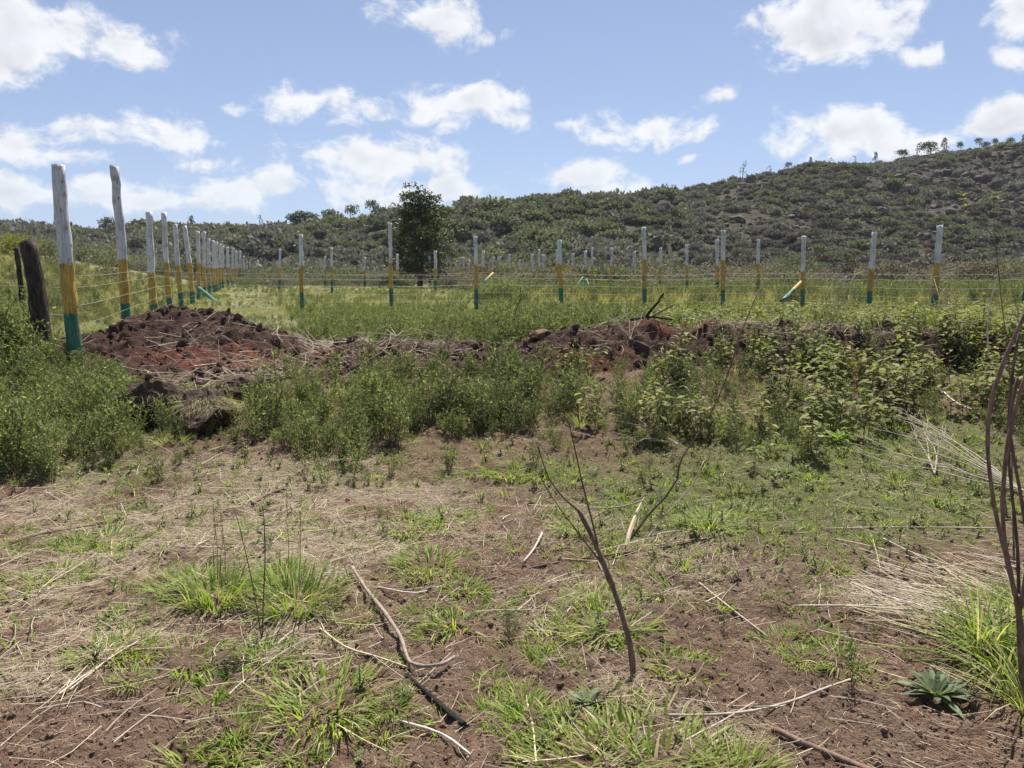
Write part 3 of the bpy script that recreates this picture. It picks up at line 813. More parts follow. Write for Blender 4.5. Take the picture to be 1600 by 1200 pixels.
def broad_weed(seed, h, lw=.085):
    random.seed(seed); mb = MB()
    for s in range(random.randint(1, 3)):
        lean = Vector((random.uniform(-.3, .3), random.uniform(-.3, .3), 1)).normalized()
        hh = h * random.uniform(.75, 1.0)
        pts = [Vector((random.uniform(-.04, .04), random.uniform(-.04, .04), -.03))]
        for i in range(1, 6): pts.append(pts[-1] + lean * (hh / 5) + rvec() * .012)
        mb.tube(pts, [.005 * (1 - .6 * i / 5) for i in range(6)], 4, 1, False)
        nw = random.randint(6, 9)
        for q in range(nw):
            t = .25 + .75 * q / (nw - 1)
            f = min(t * 5, 4.999); i = int(f); p = pts[i].lerp(pts[i + 1], f - i)
            for side in (0, math.pi):
                if random.random() < .1: continue
                ang = q * 1.57 + side + random.uniform(-.45, .45)
                up = random.uniform(-.25, .45) + (.4 if q == nw - 1 else 0)
                d = Vector((math.cos(ang), math.sin(ang), up)).normalized()
                L = lw * random.uniform(.7, 1.25) * (.65 if q == nw - 1 else 1)
                st = p + d * .03
                mb.tube([p, st], .0016, 3, 1, False)
                mb.leaf(st, d * L, L * random.uniform(.48, .62), Vector((0, 0, 1)), random.uniform(.15, .5), random.uniform(.1, .4), 0)
    return mb.mesh('broad_weed', [M['leaf_broad'], M['stem_brown']])
def tuft(seed, h, n, spread, mats, dry=.12, wid=.007, droop=(.2, .9), base=.05):
    random.seed(seed); mb = MB()
    for i in range(n):
        a = random.uniform(0, 6.283); r = base * math.sqrt(random.random())
        out_ = random.uniform(0, 1) ** .7
        d = Vector((math.cos(a) * spread * out_, math.sin(a) * spread * out_, 1 - .35 * out_)).normalized()
        L = h * random.uniform(.45, 1.1)
        mb.blade((math.cos(a) * r, math.sin(a) * r, -.012), d * L, wid * random.uniform(.6, 1.3), random.uniform(*droop), 4, 1 if random.random() < dry else 0)
    return mb.mesh('grass_tuft', mats)
def leaf_cloud(mb, c, rx, ry, rz, n, size, lumps=7, m=0, flat=.0, dens=.55):
    c = Vector(c); L = [(rvec(), random.uniform(.25, .5)) for _ in range(lumps)]
    for i in range(n):
        v = rvec()
        if v.z < -.55: v.z *= -.5
        r = dens + (1 - dens) * random.random() ** .5
        for (d, a) in L:
            k = v.dot(d)
            if k > .72: r *= 1 + a * (k - .72) * 2.2
            elif k > .5: r *= 1 - a * .45 * (.72 - k)
        p = c + Vector((v.x * rx * r, v.y * ry * r, v.z * rz * r))
        d = (v * .6 + rvec() * .9); d.z += random.uniform(-.2, .5); d = d.normalized() * size * random.uniform(.6, 1.4)
        mb.diamond(p, d, d.length * random.uniform(.45, .75), m)
def bush(seed, mat, n=420, size=.34, tall=.8, lumps=9):
    random.seed(seed); mb = MB()
    for k in range(random.randint(3, 5)):
        a = random.uniform(0, 6.28); r = random.uniform(.2, .6)
        leaf_cloud(mb, (math.cos(a) * r, math.sin(a) * r, random.uniform(.35, .75) * tall), random.uniform(.5, .8), random.uniform(.5, .8), random.uniform(.4, .7) * tall, n // 4, size, lumps)
    mb.tube([(0, 0, -.5), (0, 0, .4)], [.06, .03], 4, 1, False)
    return mb.mesh('bush', [mat, M['trunk']])

def scatter_pts(n, ylo, yhi, smax, power=1.0):
    # even over the ground between two distances, inside a wide sector
    y = np.sqrt(RNG.random(n) * (yhi ** 2 - ylo ** 2) + ylo ** 2)
    s = RNG.uniform(-smax, smax, n)
    return s * y, y
def upright(n, tilt=.12):
    return np.stack([RNG.normal(0, tilt, n), RNG.normal(0, tilt, n), RNG.uniform(0, 6.283, n)], -1)

# ------------------------------------------------------------------ hill scrub
hb = [bush(100 + i, M['bush_green']) for i in range(4)] + [bush(120 + i, M['bush_grey'], 380) for i in range(4)] + [bush(140 + i, M['bush_brown'], 300, .3, .55) for i in range(3)]
N = 54000
s = RNG.uniform(-1.0, 1.0, N); y = np.sqrt(RNG.random(N) * (345 ** 2 - 108 ** 2) + 108 ** 2); x = s * y
t = (y - HF(s)) / (HR(s) - HF(s))
z = hill_z(x, y)
dryness = sst(.10, .36, s + .12 * fbm(x / 30, y / 30, 91, 3))
patch = fbm(x / 14, y / 14, 95, 3)
keep = (t > 0) & (t < 1.15) & (RNG.random(N) < np.clip(.85 + patch * 1.1 - .02 * dryness * (t > .12) - .75 * dryness * sst(.02, .25, fbm(x / 34, y / 34, 231, 3)) * (t > .1), .05, 1)) & (RNG.random(N) < np.where(t > .85, .6, 1))
x, y, z, s, t, dryness = [q[keep] for q in (x, y, z, s, t, dryness)]
n = len(x)
u = RNG.random(n); gp = fbm(x / 22, y / 22, 97, 3)
idx = np.where(u < .38 + gp * .9, RNG.integers(0, 4, n), RNG.integers(4, 8, n))
idx = np.where(RNG.random(n) < dryness * .7 * np.where(t > .88, .4, 1), RNG.integers(8, 11, n), idx)
scl = RNG.gamma(4, .24, n) * 1.0 + .4
scl = np.where(idx >= 8, scl * .72, scl) * np.where(t > .9, .8, 1) * (1 - .25 * dryness)
stuff('hill_scrub', hb, np.stack([x, y, z - .15], -1), upright(n, .1), scl, idx, 'dense grey-green scrub covering the hillside', 'scrub')
# loose rocks on the slope
def rock_mesh(seed, mat, flat=.7, nsub=2, rough=.32):
    random.seed(seed)
    import bmesh
    bm = bmesh.new(); bmesh.ops.create_icosphere(bm, subdivisions=nsub, radius=1.0)
    cuts = [(rvec(), random.uniform(.55, .9)) for _ in range(9)]
    for v in bm.verts:
        p = v.co.copy()
        for d, k in cuts:
            e = p.dot(d)
            if e > k: p -= d * (e - k)
        p *= 1 + random.uniform(-rough, rough) * .25
        p.z *= flat; v.co = p
    me = bpy.data.meshes.new('rock'); bm.to_mesh(me); bm.free(); me.materials.append(mat)
    return me
rk = [rock_mesh(200 + i, M['rock']) for i in range(5)]
N = 9000
s = RNG.uniform(.05, 1.0, N); y = np.sqrt(RNG.random(N) * (310 ** 2 - 125 ** 2) + 125 ** 2); x = s * y
t = (y - HF(s)) / (HR(s) - HF(s)); z = hill_z(x, y)
keep = (t > .12) & (t < .95) & (RNG.random(N) < sst(.1, .4, s) * np.clip(.35 + .9 * sst(.02, .25, fbm(x / 34, y / 34, 231, 3)) + .5 * fbm(x / 18, y / 18, 111, 3), 0, 1))
x, y, z = x[keep], y[keep], z[keep]; n = len(x)
stuff('hill_rocks', rk, np.stack([x, y, z + .1], -1), upright(n, .4), RNG.gamma(2.5, .17, n) + .2, RNG.integers(0, 5, n), 'loose dark rocks littering the dry hillside', 'rocks')
def hill_at(px, py):
    r = ray(px, py); ys = np.linspace(100, 330, 1400); tt = ys / r[1]; xx, zz = r[0] * tt, CAM_Z + r[2] * tt
    h = hill_z(xx, ys); hit = np.nonzero(zz <= h)[0]
    i = hit[0] if len(hit) else np.argmin(zz - h)
    return np.array([xx[i], ys[i], h[i]])
BOUL = [(1392, 288, 3.2), (1408, 283, 4.2), (1428, 280, 3.6), (1447, 284, 3.0), (1462, 276, 3.6), (1478, 272, 3.0), (1495, 276, 3.8), (1512, 278, 3.4), (1530, 284, 3.8), (1545, 280, 3.0), (1560, 290, 3.2), (1585, 292, 3.0), (1420, 296, 2.6), (1372, 298, 2.6), (1034, 326, 2.8), (1050, 320, 3.2), (1068, 322, 2.6), (1345, 318, 2.6), (1362, 312, 2.4), (1440, 300, 2.2)]
BOUL.sort(); nlow = sum(1 for q in BOUL if q[0] < 1340)
for i, (px, py, sz) in enumerate(BOUL):
    p = hill_at(px, py)
    o = link('boulder', rk[i % 5], None, (p[0], p[1], p[2] + sz * .15), (random.uniform(-.4, .4), random.uniform(-.4, .4), random.uniform(0, 6)), (sz * .7, sz * .6, sz * random.uniform(.5, .8)))
    tag(o, f'dark boulder {ordinal(i + 1 - nlow)} from the left in the rock band high on the right hill' if px > 1340 else f'dark boulder {ordinal(i + 1)} from the left in the small outcrop mid hill', 'boulder', 'boulders of the upper rock band' if px > 1340 else 'boulders of the small outcrop')

# ------------------------------------------------------------------ trees
def far_tree(seed, h, kind):
    random.seed(seed); mb = MB(); tr = MB()
    tr.tube([(0, 0, -1), (.1, 0, h * .5), (.05, .1, h * .95)], [h * .025, h * .018, h * .006], 5, 0, False)
    if kind == 'round':
        for k in range(6):
            leaf_cloud(mb, (random.uniform(-.2, .2) * h, random.uniform(-.2, .2) * h, h * random.uniform(.22, .76)), h * .23, h * .23, h * .22, 130, h * .075)
    elif kind == 'tall':
        for k in range(6):
            q = k / 5; leaf_cloud(mb, (random.uniform(-.1, .1) * h, random.uniform(-.1, .1) * h, h * (.4 + .52 * q)), h * .17 * (1.1 - .6 * q), h * .17 * (1.1 - .6 * q), h * .13, 80, h * .06)
    elif kind == 'umbrella':
        for k in range(4):
            leaf_cloud(mb, (random.uniform(-.14, .14) * h, random.uniform(-.14, .14) * h, h * random.uniform(.42, .82)), h * .21, h * .21, h * .19, 120, h * .07)
    elif kind == 'thin':
        for k in range(5):
            leaf_cloud(mb, (random.uniform(-.12, .12) * h, random.uniform(-.12, .12) * h, h * (.4 + .12 * k)), h * .1, h * .1, h * .07, 26, h * .055)
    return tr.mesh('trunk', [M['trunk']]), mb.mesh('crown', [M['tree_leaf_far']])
VAR = {k: [far_tree(300 + i * 7 + j, 1.0, k) for j in range(3)] for i, k in enumerate(('round', 'tall', 'umbrella', 'thin'))}
SKT = [(168, 334, 354, 'round', 'small dark tree on the left skyline between the two nearest posts'), (300, 338, 355, 'tall', 'lone pointed tree on the left skyline above the fence'), (407, 334, 352, 'thin', 'thin bare stalk-like tree on the left skyline'),
       (459, 329, 350, 'round', 'left tree of the dense clump on the skyline'), (473, 327, 348, 'round', 'middle tree of the dense clump on the skyline'), (488, 330, 347, 'round', 'right tree of the dense clump on the skyline'), (517, 322, 345, 'round', 'broad round tree beside the skyline clump'),
       (551, 317, 340, 'umbrella', 'tree on a bare stem standing alone on the skyline'), (583, 313, 340, 'umbrella', 'tall split-crowned tree on the skyline left of the lone tree'), (598, 318, 338, 'round', 'dark tree on the skyline just left of the lone tree'), (614, 315, 336, 'thin', 'airy tree on the skyline touching the lone tree'),
       (714, 321, 334, 'round', 'small dark skyline tree right of the lone tree'), (1161, 252, 282, 'thin', 'tall airy tree on the middle of the right ridge'), (1202, 258, 275, 'thin', 'thin tree on the ridge right of the tall airy one'), (1231, 254, 271, 'umbrella', 'small umbrella-crowned tree on the ridge above the slope'),
       (1266, 246, 267, 'tall', 'pointed tree on the right ridge'), (1297, 246, 262, 'thin', 'airy tree right of the pointed ridge tree'), (1335, 240, 257, 'thin', 'thin tree at the bend of the right ridge'), (1367, 238, 254, 'tall', 'narrow tree on the ridge left of the rock band'), (1410, 232, 248, 'round', 'low round tree on the ridge above the rock band'),
       (1452, 217, 244, 'round', 'bushy pale tree high on the right ridge'), (1475, 216, 242, 'tall', 'dark pointed tree beside the bushy ridge tree'), (1498, 220, 240, 'umbrella', 'umbrella tree on a clear stem high on the right ridge'), (1528, 216, 238, 'umbrella', 'slender round-headed tree on the high right ridge'),
       (1539, 219, 237, 'round', 'reddish round tree beside the slender ridge tree'), (1553, 215, 235, 'umbrella', 'open-crowned tree near the right end of the ridge'), (1576, 213, 233, 'round', 'broad tree near the right end of the ridge'), (1597, 211, 230, 'tall', 'pointed tree on the ridge at the right edge of the photo')]
for i, (px, pt, pb, k, lab) in enumerate(SKT):
    s_ = (px - 800) / FPX; Y = float(HR(s_)) - 6
    a, c = at(px, pb, Y), at(px, pt, Y)
    h = c[2] - a[2]
    zb = float(hill_z(np.array([a[0]]), np.array([Y]))[0])
    h = max(c[2] - zb, 1.5) if px < 900 else max(min(c[2] - zb, (pb - pt) * Y / FPX * 1.15), 1.5)
    e = bpy.data.objects.new('ridge_tree', None); COL.objects.link(e); e.location = (a[0], Y, zb); e.rotation_euler = (0, 0, random.uniform(0, 6)); w = random.uniform(.85, 1.15) * (1.25 if k == 'round' else 1.0); e.scale = (h * w, h * w, h)
    tag(e, lab, 'tree', 'trees along the ridge')
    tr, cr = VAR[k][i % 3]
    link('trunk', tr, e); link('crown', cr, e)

# the lone tree in the field
def lone_tree():
    random.seed(41)
    Y = 60.0; b0 = at(655, 434, Y); X = b0[0]; z0 = float(G(np.array([X]), np.array([Y]))[0])
    ztop = at(652, 299, Y)[2]; H = ztop - z0
    e = bpy.data.objects.new('lone_tree', None); COL.objects.link(e); e.location = (X, Y, z0); e.scale = (1.3, 1.3, 1.0)
    tag(e, 'dark leafy lone tree standing in the middle of the field', 'tree')
    tr, lf = MB(), MB()
    def prof(t): return np.interp(t, [0, .12, .2, .35, .5, .62, .72, .85, .95, 1.0], [.7, 1.7, 2.3, 2.55, 2.4, 2.1, 1.6, 1.25, .8, .3])
    for st in range(3):
        a = st * 2.1; pts = [Vector((math.cos(a) * .12, math.sin(a) * .12, -.3))]
        for k in range(1, 8): pts.append(Vector((math.cos(a) * (.12 + .05 * k) + random.uniform(-.08, .08), math.sin(a) * (.12 + .05 * k), H * .92 * k / 7 * (1 if st == 0 else .72))))
        tr.tube(pts, [.10 * (1 - .8 * k / 7) for k in range(8)], 6, 0, False)
    nb = 60
    for k in range(nb):
        t = .12 + .84 * (k + random.random()) / nb
        a = k * 2.4 + random.uniform(-.4, .4)
        rr = float(prof(t)) * random.uniform(.7, 1.1)
        p0 = Vector((0, 0, H * t * .9)); p1 = Vector((math.cos(a) * rr * .75, math.sin(a) * rr * .75, H * t + random.uniform(-.1, .3)))
        tr.tube([p0, p0.lerp(p1, .5) + rvec() * .1, p1], [.035, .02, .01], 4, 0, False)
        for q in range(7):
            c = p0.lerp(p1, random.uniform(.35, 1.25)) + rvec() * .3
            leaf_cloud(lf, c, random.uniform(.22, .42), random.uniform(.22, .42), random.uniform(.2, .38), 34, .15, 4, 0, dens=.2)
    link('trunk', tr.mesh('trunk', [M['trunk']], True), e); link('crown', lf.mesh('crown', [M['tree_leaf']]), e)
lone_tree()

# ------------------------------------------------------------------ shrubs in the mid distance
def shrub(px, py_base, Y, w, h, mat, lab, seed, n=900, size=.16):
    random.seed(seed); mb = MB(); X = at(px, py_base, Y)[0]; z0 = float(G(np.array([X]), np.array([Y]))[0])
    for k in range(9):
        a = random.uniform(0, 6.28); r = random.uniform(0, .55)
        leaf_cloud(mb, (math.cos(a) * r * w * .5, math.sin(a) * r * w * .5, h * random.uniform(.3, .72)), w * .26, w * .26, h * .27, n // 9, size, 6)
    e = bpy.data.objects.new('shrub', None); COL.objects.link(e); e.location = (X, Y, z0); tag(e, lab, 'shrub', 'shrubs beyond the fences')
    link('foliage', mb.mesh('foliage', [mat]), e)
    st = MB()
    for k in range(5):
        a = k * 1.26; st.tube([(0, 0, -.15), (math.cos(a) * w * .2, math.sin(a) * w * .2, h * .55)], [.03, .012], 4, 0, False)
    link('stem', st.mesh('stem', [M['trunk']]), e)
shrub(1248, 430, 62, 4.2, 3.0, M['bush_green'], 'yellowish green shrub behind the seventh post of the cross fence', 1, 1500)
shrub(1222, 428, 66, 3.6, 2.2, M['bush_green'], 'darker low shrub left of the yellowish green one', 2, 1200)
shrub(1402, 432, 58, 3.6, 2.0, M['bush_tan'], 'round tan dry shrub between the two leaning posts', 3, 1500)
shrub(1375, 434, 55, 2.6, 1.5, M['bush_tan'], 'small brown dry shrub behind the leaning post', 4)
shrub(930, 440, 46, 3.4, 1.5, M['bush_green'], 'dark green shrub among the distant posts mid field', 5, 1300)
shrub(970, 438, 46, 3.0, 1.6, M['bush_green'], 'dark green shrub right of the one mid field', 6, 1200)
shrub(785, 424, 80, 3.8, 2.4, M['bush_yellow'], 'bright yellow shrub right of the lone tree', 7, 1400)
shrub(880, 428, 82, 3.6, 2.1, M['bush_yellow'], 'pale yellow-green shrub among distant posts', 8, 1200)
shrub(30, 402, 60, 3.8, 2.0, M['bush_yellow'], 'bright green shrub at the left edge behind the old posts', 9, 1500)
shrub(72, 398, 64, 4.0, 2.2, M['bush_green'], 'green shrub behind the nearest painted post', 10, 1500)
shrub(1540, 432, 52, 4.4, 2.0, M['bush_tan'], 'brownish shrub right of the thick leaning post', 11, 1500)
shrub(1590, 432, 54, 4.0, 2.2, M['bush_green'], 'olive shrub at the right edge beyond the cross fence', 12, 1300)
shrub(1500, 428, 66, 4.0, 2.4, M['bush_grey'], 'grey-green shrub behind the thick leaning post', 13, 1300)
shrub(1325, 434, 44, 1.3, 2.6, M['bush_brown'], 'tall reddish brown dead shrub between the cross fence posts', 14, 500, .12)
sm = [bush(400 + i, M['bush_green'], 800, .12, .8) for i in range(3)] + [bush(410 + i, M['bush_tan'], 760, .11, .8) for i in range(3)] + [bush(420 + i, M['bush_brown'], 600, .11, .9) for i in range(2)] + [bush(430, M['bush_grey'], 760, .12, .8)]
N = 8000
x, y = scatter_pts(N, 44, 122, .95)
px = 800 + FPX * x / y
lineL = -.3375 * y - 2.175
pr = np.where(px < 400, .2, np.where(px < 700, .30, .85)) * sst(50, 72, y + np.where(px > 700, 14, 0))
pr = np.where((x < lineL), np.where(y < 85, .03, .5), pr)
keep = RNG.random(N) < pr
x, y = x[keep], y[keep]; n = len(x); px = px[keep]
idx = np.where(px > 690, RNG.choice([0, 1, 2, 3, 4, 5, 6, 7, 8], n, p=[.07, .07, .06, .21, .21, .20, .05, .05, .08]), RNG.choice([0, 1, 2, 8, 3], n, p=[.28, .26, .2, .2, .06]))
stuff('field_shrubs', sm, np.stack([x, y, G(x, y) - .1], -1), upright(n, .08), (RNG.gamma(6, .15, n) + .30) * np.where(y < 80, .68, 1), idx, 'scattered dry and green shrubs between field and hill', 'shrubs')

# ------------------------------------------------------------------ field grass and weeds behind the ridge
fg = [tuft(500 + i, .42, 46, .55, [M['grass_field'], M['grass_dry']], .25, .012, (.1, .7), .10) for i in range(4)]
dg = [tuft(520 + i, .55, 46, .4, [M['grass_dry'], M['grass_field']], .15, .012, (.1, .6), .12) for i in range(3)]
fwv = [fine_weed(540 + i, .46) for i in range(4)]; fwd_ = [fine_weed(550 + i, .42, True) for i in range(3)]
bwv = [broad_weed(560 + i, .5) for i in range(5)]
allv = fg + dg + fwv + fwd_ + bwv
N = 44000
x, y = scatter_pts(N, 10.4, 75, .82)
# more of them where they show largest
y2 = 10.4 + (y - 10.4) * RNG.random(N) ** .55; x = x / y * y2; y = y2
px = 800 + FPX * x / y
lineL = -.3375 * y - 2.175
out_l = x < lineL
hump = np.maximum(mound_h(x, y), ridge_h(x, y))
keep = (hump < .04) & (np.hypot(x, y) > 10.2)
keep &= RNG.random(N) < np.where(y < 24, 1.0, np.where(y < 45, .7, .5))
x, y, px, out_l = x[keep], y[keep], px[keep], out_l[keep]; n = len(x)
v = fbm(x / 2.5, y / 2.5, 121, 3); u = RNG.random(n)
idx = np.where(u < .55, RNG.integers(0, 4, n), RNG.integers(7, 11, n))
nearw = (y < 15) | ((px > 780) & (y < 20))
idx = np.where(nearw, np.where(u < .15, RNG.integers(0, 4, n), np.where(u < .6, RNG.integers(7, 11, n), RNG.integers(11, 14, n))), idx)
idx = np.where((px > 1020) & (y < 17) & (u > .45), RNG.integers(14, 19, n), idx)
idx = np.where((v > .12) & (y > 19), RNG.integers(4, 7, n), idx)
idx = np.where((px > 820) & (y > 16) & (u > .62), RNG.integers(4, 7, n), idx)
idx = np.where((px > 740) & (y > 16) & (u < .3), RNG.integers(11, 14, n), idx)
idx = np.where(out_l & (y > 15) & (u > .66), RNG.integers(4, 7, n), idx)
idx = np.where(out_l & (y > 15) & (u < .28), RNG.integers(11, 14, n), idx)
idx = np.where(out_l & (y <= 15) & (u > .2), RNG.integers(0, 4, n), idx)
scl = RNG.uniform(.5, 1.0, n) * np.where(y < 24, 1, 1.1) * np.where((idx < 4), .62, 1) * np.where((idx >= 4) & (idx < 7), .7, 1)
scl = np.where((px > 360) & (px < 760) & (y > 14), scl * .65, scl)
scl = np.where((px > 760) & (y < 20), scl * 1.3, scl)
scl = np.where((px > 740) & (y >= 17) & (y < 25), scl * .72, scl)
scl = np.where((px > 740) & (y >= 25), scl * RNG.uniform(1.2, 2.1, n), scl)
nearf = np.abs(x - (-.3375 * y - 2.175)) < 3.0
scl = np.where(out_l & (y > 14), scl * RNG.uniform(1.0, 1.7, n), scl)
scl = np.where(nearf & (y < 45), scl * .5, scl)
stuff('field_weeds', allv, np.stack([x, y, G(x, y)], -1), upright(n, .15), scl, idx, 'green and straw-coloured weeds and grass filling the fenced field', 'weeds')
print('field done', n)

# ------------------------------------------------------------------ weeds in front of the soil ridge
PA = [(-600, 480), (100, 545), (190, 600), (215, 668), (360, 672), (400, 640), (470, 600), (560, 572), (700, 566), (800, 556), (880, 566), (915, 640), (890, 690), (760, 705), (650, 690), (560, 700), (430, 706), (300, 728), (200, 738), (120, 752), (0, 752), (-600, 775)]
PBp = [(890, 566), (1000, 548), (1300, 545), (1600, 545), (2200, 555), (2200, 690), (1620, 660), (1500, 645), (1290, 668), (1080, 705), (930, 715), (850, 700), (800, 640)]
fw_near = [fine_weed(600 + i, .5 + .05 * (i % 3)) for i in range(6)] + [fine_weed(610 + i, .45, True) for i in range(4)]
bw_near = [broad_weed(620 + i, .42 + .06 * (i % 3), .075 + .01 * (i % 3)) for i in range(7)]
N = 5200
x, y = scatter_pts(N, 5.2, 10.6, 1.0)
z = G(x, y); px, py = proj(x, y, z)
hump = np.maximum(mound_h(x, y), ridge_h(x, y))
dn = fbm(x / .9, y / .9, 131, 3)
jx, jy = px + 130 * fbm(x / .8, y / .8, 171, 3), py + 75 * fbm(x / .7, y / .7, 175, 3)
patch = fbm(x / .55, y / .55, 179, 2)
gap = ((px > 850) & (px < 1060) & (py < 590)) | ((px > 1050) & (px < 1200) & (hump > .12))          # bare face of the ridge
A_ = inpoly(jx, jy, PA) & (hump < .06) & ~gap; B_ = inpoly(jx, jy, PBp) & (hump < np.where(px > 1080, .42, .16)) & ~gap
stray = (py > 690) & (py < 770) & (px > 200) & (px < 1100) & (RNG.random(N) < .10)
A_ |= stray
cA = A_ & (RNG.random(N) < np.clip(.50 + 1.3 * dn + .8 * patch + .35 * (px < 220), 0, 1)); cB = B_ & (RNG.random(N) < np.clip(.16 + .35 * dn + .5 * patch + .18 * (px > 1330) + .12 * (px > 1080) * (hump > .1), 0, .8)) & ~A_
cA |= B_ & ~cB & (RNG.random(N) < np.clip(.24 + .6 * dn, 0, .5))
z = T(x, y)
order = np.argsort(y)
pos_fine, pos_broad = [], []
far_fine = []
iA = [i for i in order if cA[i]]; iB = [i for i in order if cB[i]]
def sized(i, lo, hi): return float(RNG.uniform(lo, hi))
for k, i in enumerate(iA):
    left = px[i] < 230
    sc_ = sized(i, .6, 1.2) * (1.0 if left else .85) * (1 + .7 * float(patch[i]))
    if py[i] > 675 and px[i] > 200: sc_ *= .72
    if 60 < px[i] < 400 and py[i] < 640: sc_ *= .6
    if 190 < px[i] < 380 and py[i] >= 640: sc_ *= .6
    # plants near the front edge are lower
    rotz = float(RNG.uniform(0, 6.28)); vi = int(RNG.integers(0, 6)) if (left or px[i] < 620) else int(RNG.choice([0, 1, 6, 7, 8, 9]))
    pos_fine.append((x[i], y[i], z[i], rotz, sc_, vi, px[i]))
for k, i in enumerate(iB):
    pos_broad.append((x[i], y[i], z[i], float(RNG.uniform(0, 6.28)), sized(i, .65, 1.2), int(RNG.integers(0, 7)), px[i]))
def side_word(p): return 'left' if p < 300 else ('middle' if p < 700 else 'right')
inview = [q for q in pos_fine if -20 < q[6] < 1620]
front = inview[:230]
fs_ = set(id(q) for q in front)
WL = {'left': 'feathery green weed in the tall stand beside the left fence', 'middle': 'feathery green weed in the stand in front of the red mound', 'right': 'feathery dark green weed in the stand before the middle of the ridge'}
for q in front:
    sw = side_word(q[6])
    tag(link('feathery_weed', fw_near[q[5]], None, q[:3], (random.uniform(-.12, .12), random.uniform(-.12, .12), q[3]), q[4]), WL[sw], 'weed', 'feathery weeds, ' + sw + ' stand')
rest = [q for q in pos_fine if id(q) not in fs_]
if rest:
    stuff('weed_mass', fw_near, [q[:3] for q in rest], upright(len(rest)), [q[4] for q in rest], [q[5] for q in rest], 'mass of feathery green weeds behind the front plants', 'weeds')
inview = [q for q in pos_broad if -20 < q[6] < 1620]
front = inview[:200]
fs_ = set(id(q) for q in front)
for q in front:
    tag(link('broad_leaved_weed', bw_near[q[5]], None, q[:3], (random.uniform(-.1, .1), random.uniform(-.1, .1), q[3]), q[4]), 'olive green broad-leaved weed in the stand before the right ridge' if q[6] > 1150 else 'olive green broad-leaved weed in the stand before the centre ridge', 'weed', 'broad-leaved weeds, ' + ('right' if q[6] > 1150 else 'centre') + ' stand')
rest = [q for q in pos_broad if id(q) not in fs_]
if rest:
    stuff('broad_weed_mass', bw_near, [q[:3] for q in rest], upright(len(rest)), [q[4] for q in rest], [q[5] for q in rest], 'further broad-leaved weeds growing up to the ridge', 'weeds')
print('weeds', len(pos_fine), len(pos_broad))
# low growth among the broad-leaved weeds
N = 2600
x, y = scatter_pts(N, 5.0, 10.5, 1.0); z = G(x, y); px, py = proj(x, y, z)
keep = (inpoly(px, py, PBp) | inpoly(px, py, PA)) & (RNG.random(N) < .55) & (ridge_h(x, y) < .3) & (mound_h(x, y) < .05)
x, y, z = x[keep], y[keep], z[keep]; n = len(x)
stuff('undergrowth', fwd_ + fwv + fg[:2], np.stack([x, y, z], -1), upright(n, .2), RNG.uniform(.2, .6, n), RNG.integers(0, 9, n), 'low green undergrowth beneath the taller weeds', 'undergrowth')

# ------------------------------------------------------------------ foreground: straw, clods, seedlings
def straw_mesh(seed, L, w, bend, mat):
    random.seed(seed); mb = MB(); n = 4
    pts = [Vector((L * (i / n - .5), bend * L * math.sin(i / n * 3.14) * random.uniform(.6, 1.2), .002 + random.uniform(0, .006) + .03 * L * abs(i / n - .5))) for i in range(n + 1)]
    mb.tube(pts, [w * .5 * (1 - .3 * i / n) for i in range(n + 1)], 3, 0, False)
    return mb.mesh('straw', [mat])
sv = [straw_mesh(700 + i, 1.0, (.0095 + .006 * (i % 3)) * 1.9, (-.14, -.05, .03, .1, .2, 0)[i % 6], (M['straw'], M['straw_grey'], M['straw_grey'], M['bark_pale'])[i % 4]) for i in range(9)]
hs = [straw_mesh(760 + i, 1.0, .008 + .004 * (i % 3), (-.2, -.05, .06, .15, .25, 0)[i % 6], (M['straw'], M['straw_grey'], M['bark_pale'])[i % 3]) for i in range(9)]
N = 150000
y = np.sqrt(RNG.random(N) * (9.0 ** 2 - 1.3 ** 2) + 1.3 ** 2); y = 1.3 + (y - 1.3) * RNG.random(N) ** .45
x = RNG.uniform(-.85, .85, N) * y; z = G(x, y)
px, py = proj(x, y, z)
lit = spots(px, py, LIT) * np.clip(.75 + 1.5 * fbm(x / .45, y / .45, 201, 3), .05, 1.5) + .08 + .25 * fbm(x / .5, y / .5, 141, 3)
keep = RNG.random(N) < np.clip(lit, .12, 1) * np.where(y > 6, .6, 1)
x, y, z = x[keep], y[keep], z[keep]; n = len(x); px = px[keep]
ang = np.where(px < 700, RNG.normal(.5, 1.0, n), np.where(px > 1330, RNG.normal(-.65, .4, n), RNG.uniform(0, 3.14, n)))
rot = np.stack([RNG.normal(0, .05, n), RNG.normal(0, .13, n), ang], -1)
short = RNG.random(n) < .74
stuff('straw_litter', sv + hs, np.stack([x, y, z + .004], -1), rot, np.where(short, RNG.uniform(.012, .055, n), np.clip(RNG.gamma(1.8, .05, n) + .05, .05, .42)), RNG.integers(0, 9, n) + np.where(short, 0, 9), 'pale dry straw scattered over the bare soil', 'straw')
cv = [rock_mesh(720 + i, M['ground'], .75, 1, .5) for i in range(4)]
for m_ in cv: pass
M['clod'] = plain_mat('clod', (.13, .08, .055), (.22, .15, .11), 60, .95, .5, .004)
for m_ in cv: m_.materials.clear(); m_.materials.append(M['clod'])
N = 34000
y = 1.3 + 7.5 * RNG.random(N) ** 1.5; x = RNG.uniform(-.85, .85, N) * y; z = G(x, y)
px, py = proj(x, y, z)
keep = RNG.random(N) < np.clip(1.0 - spots(px, py, LIT) - .6 * spots(px, py, COVR) + .8 * fbm(x / .4, y / .4, 151, 2), .1, 1)
x, y, z = x[keep], y[keep], z[keep]; n = len(x)
stuff('soil_clods', cv, np.stack([x, y, z + .001], -1), upright(n, 1.5), RNG.gamma(1.6, .0026, n) + .002, RNG.integers(0, 4, n), 'small crumbs of brown soil on the bare ground', 'soil')
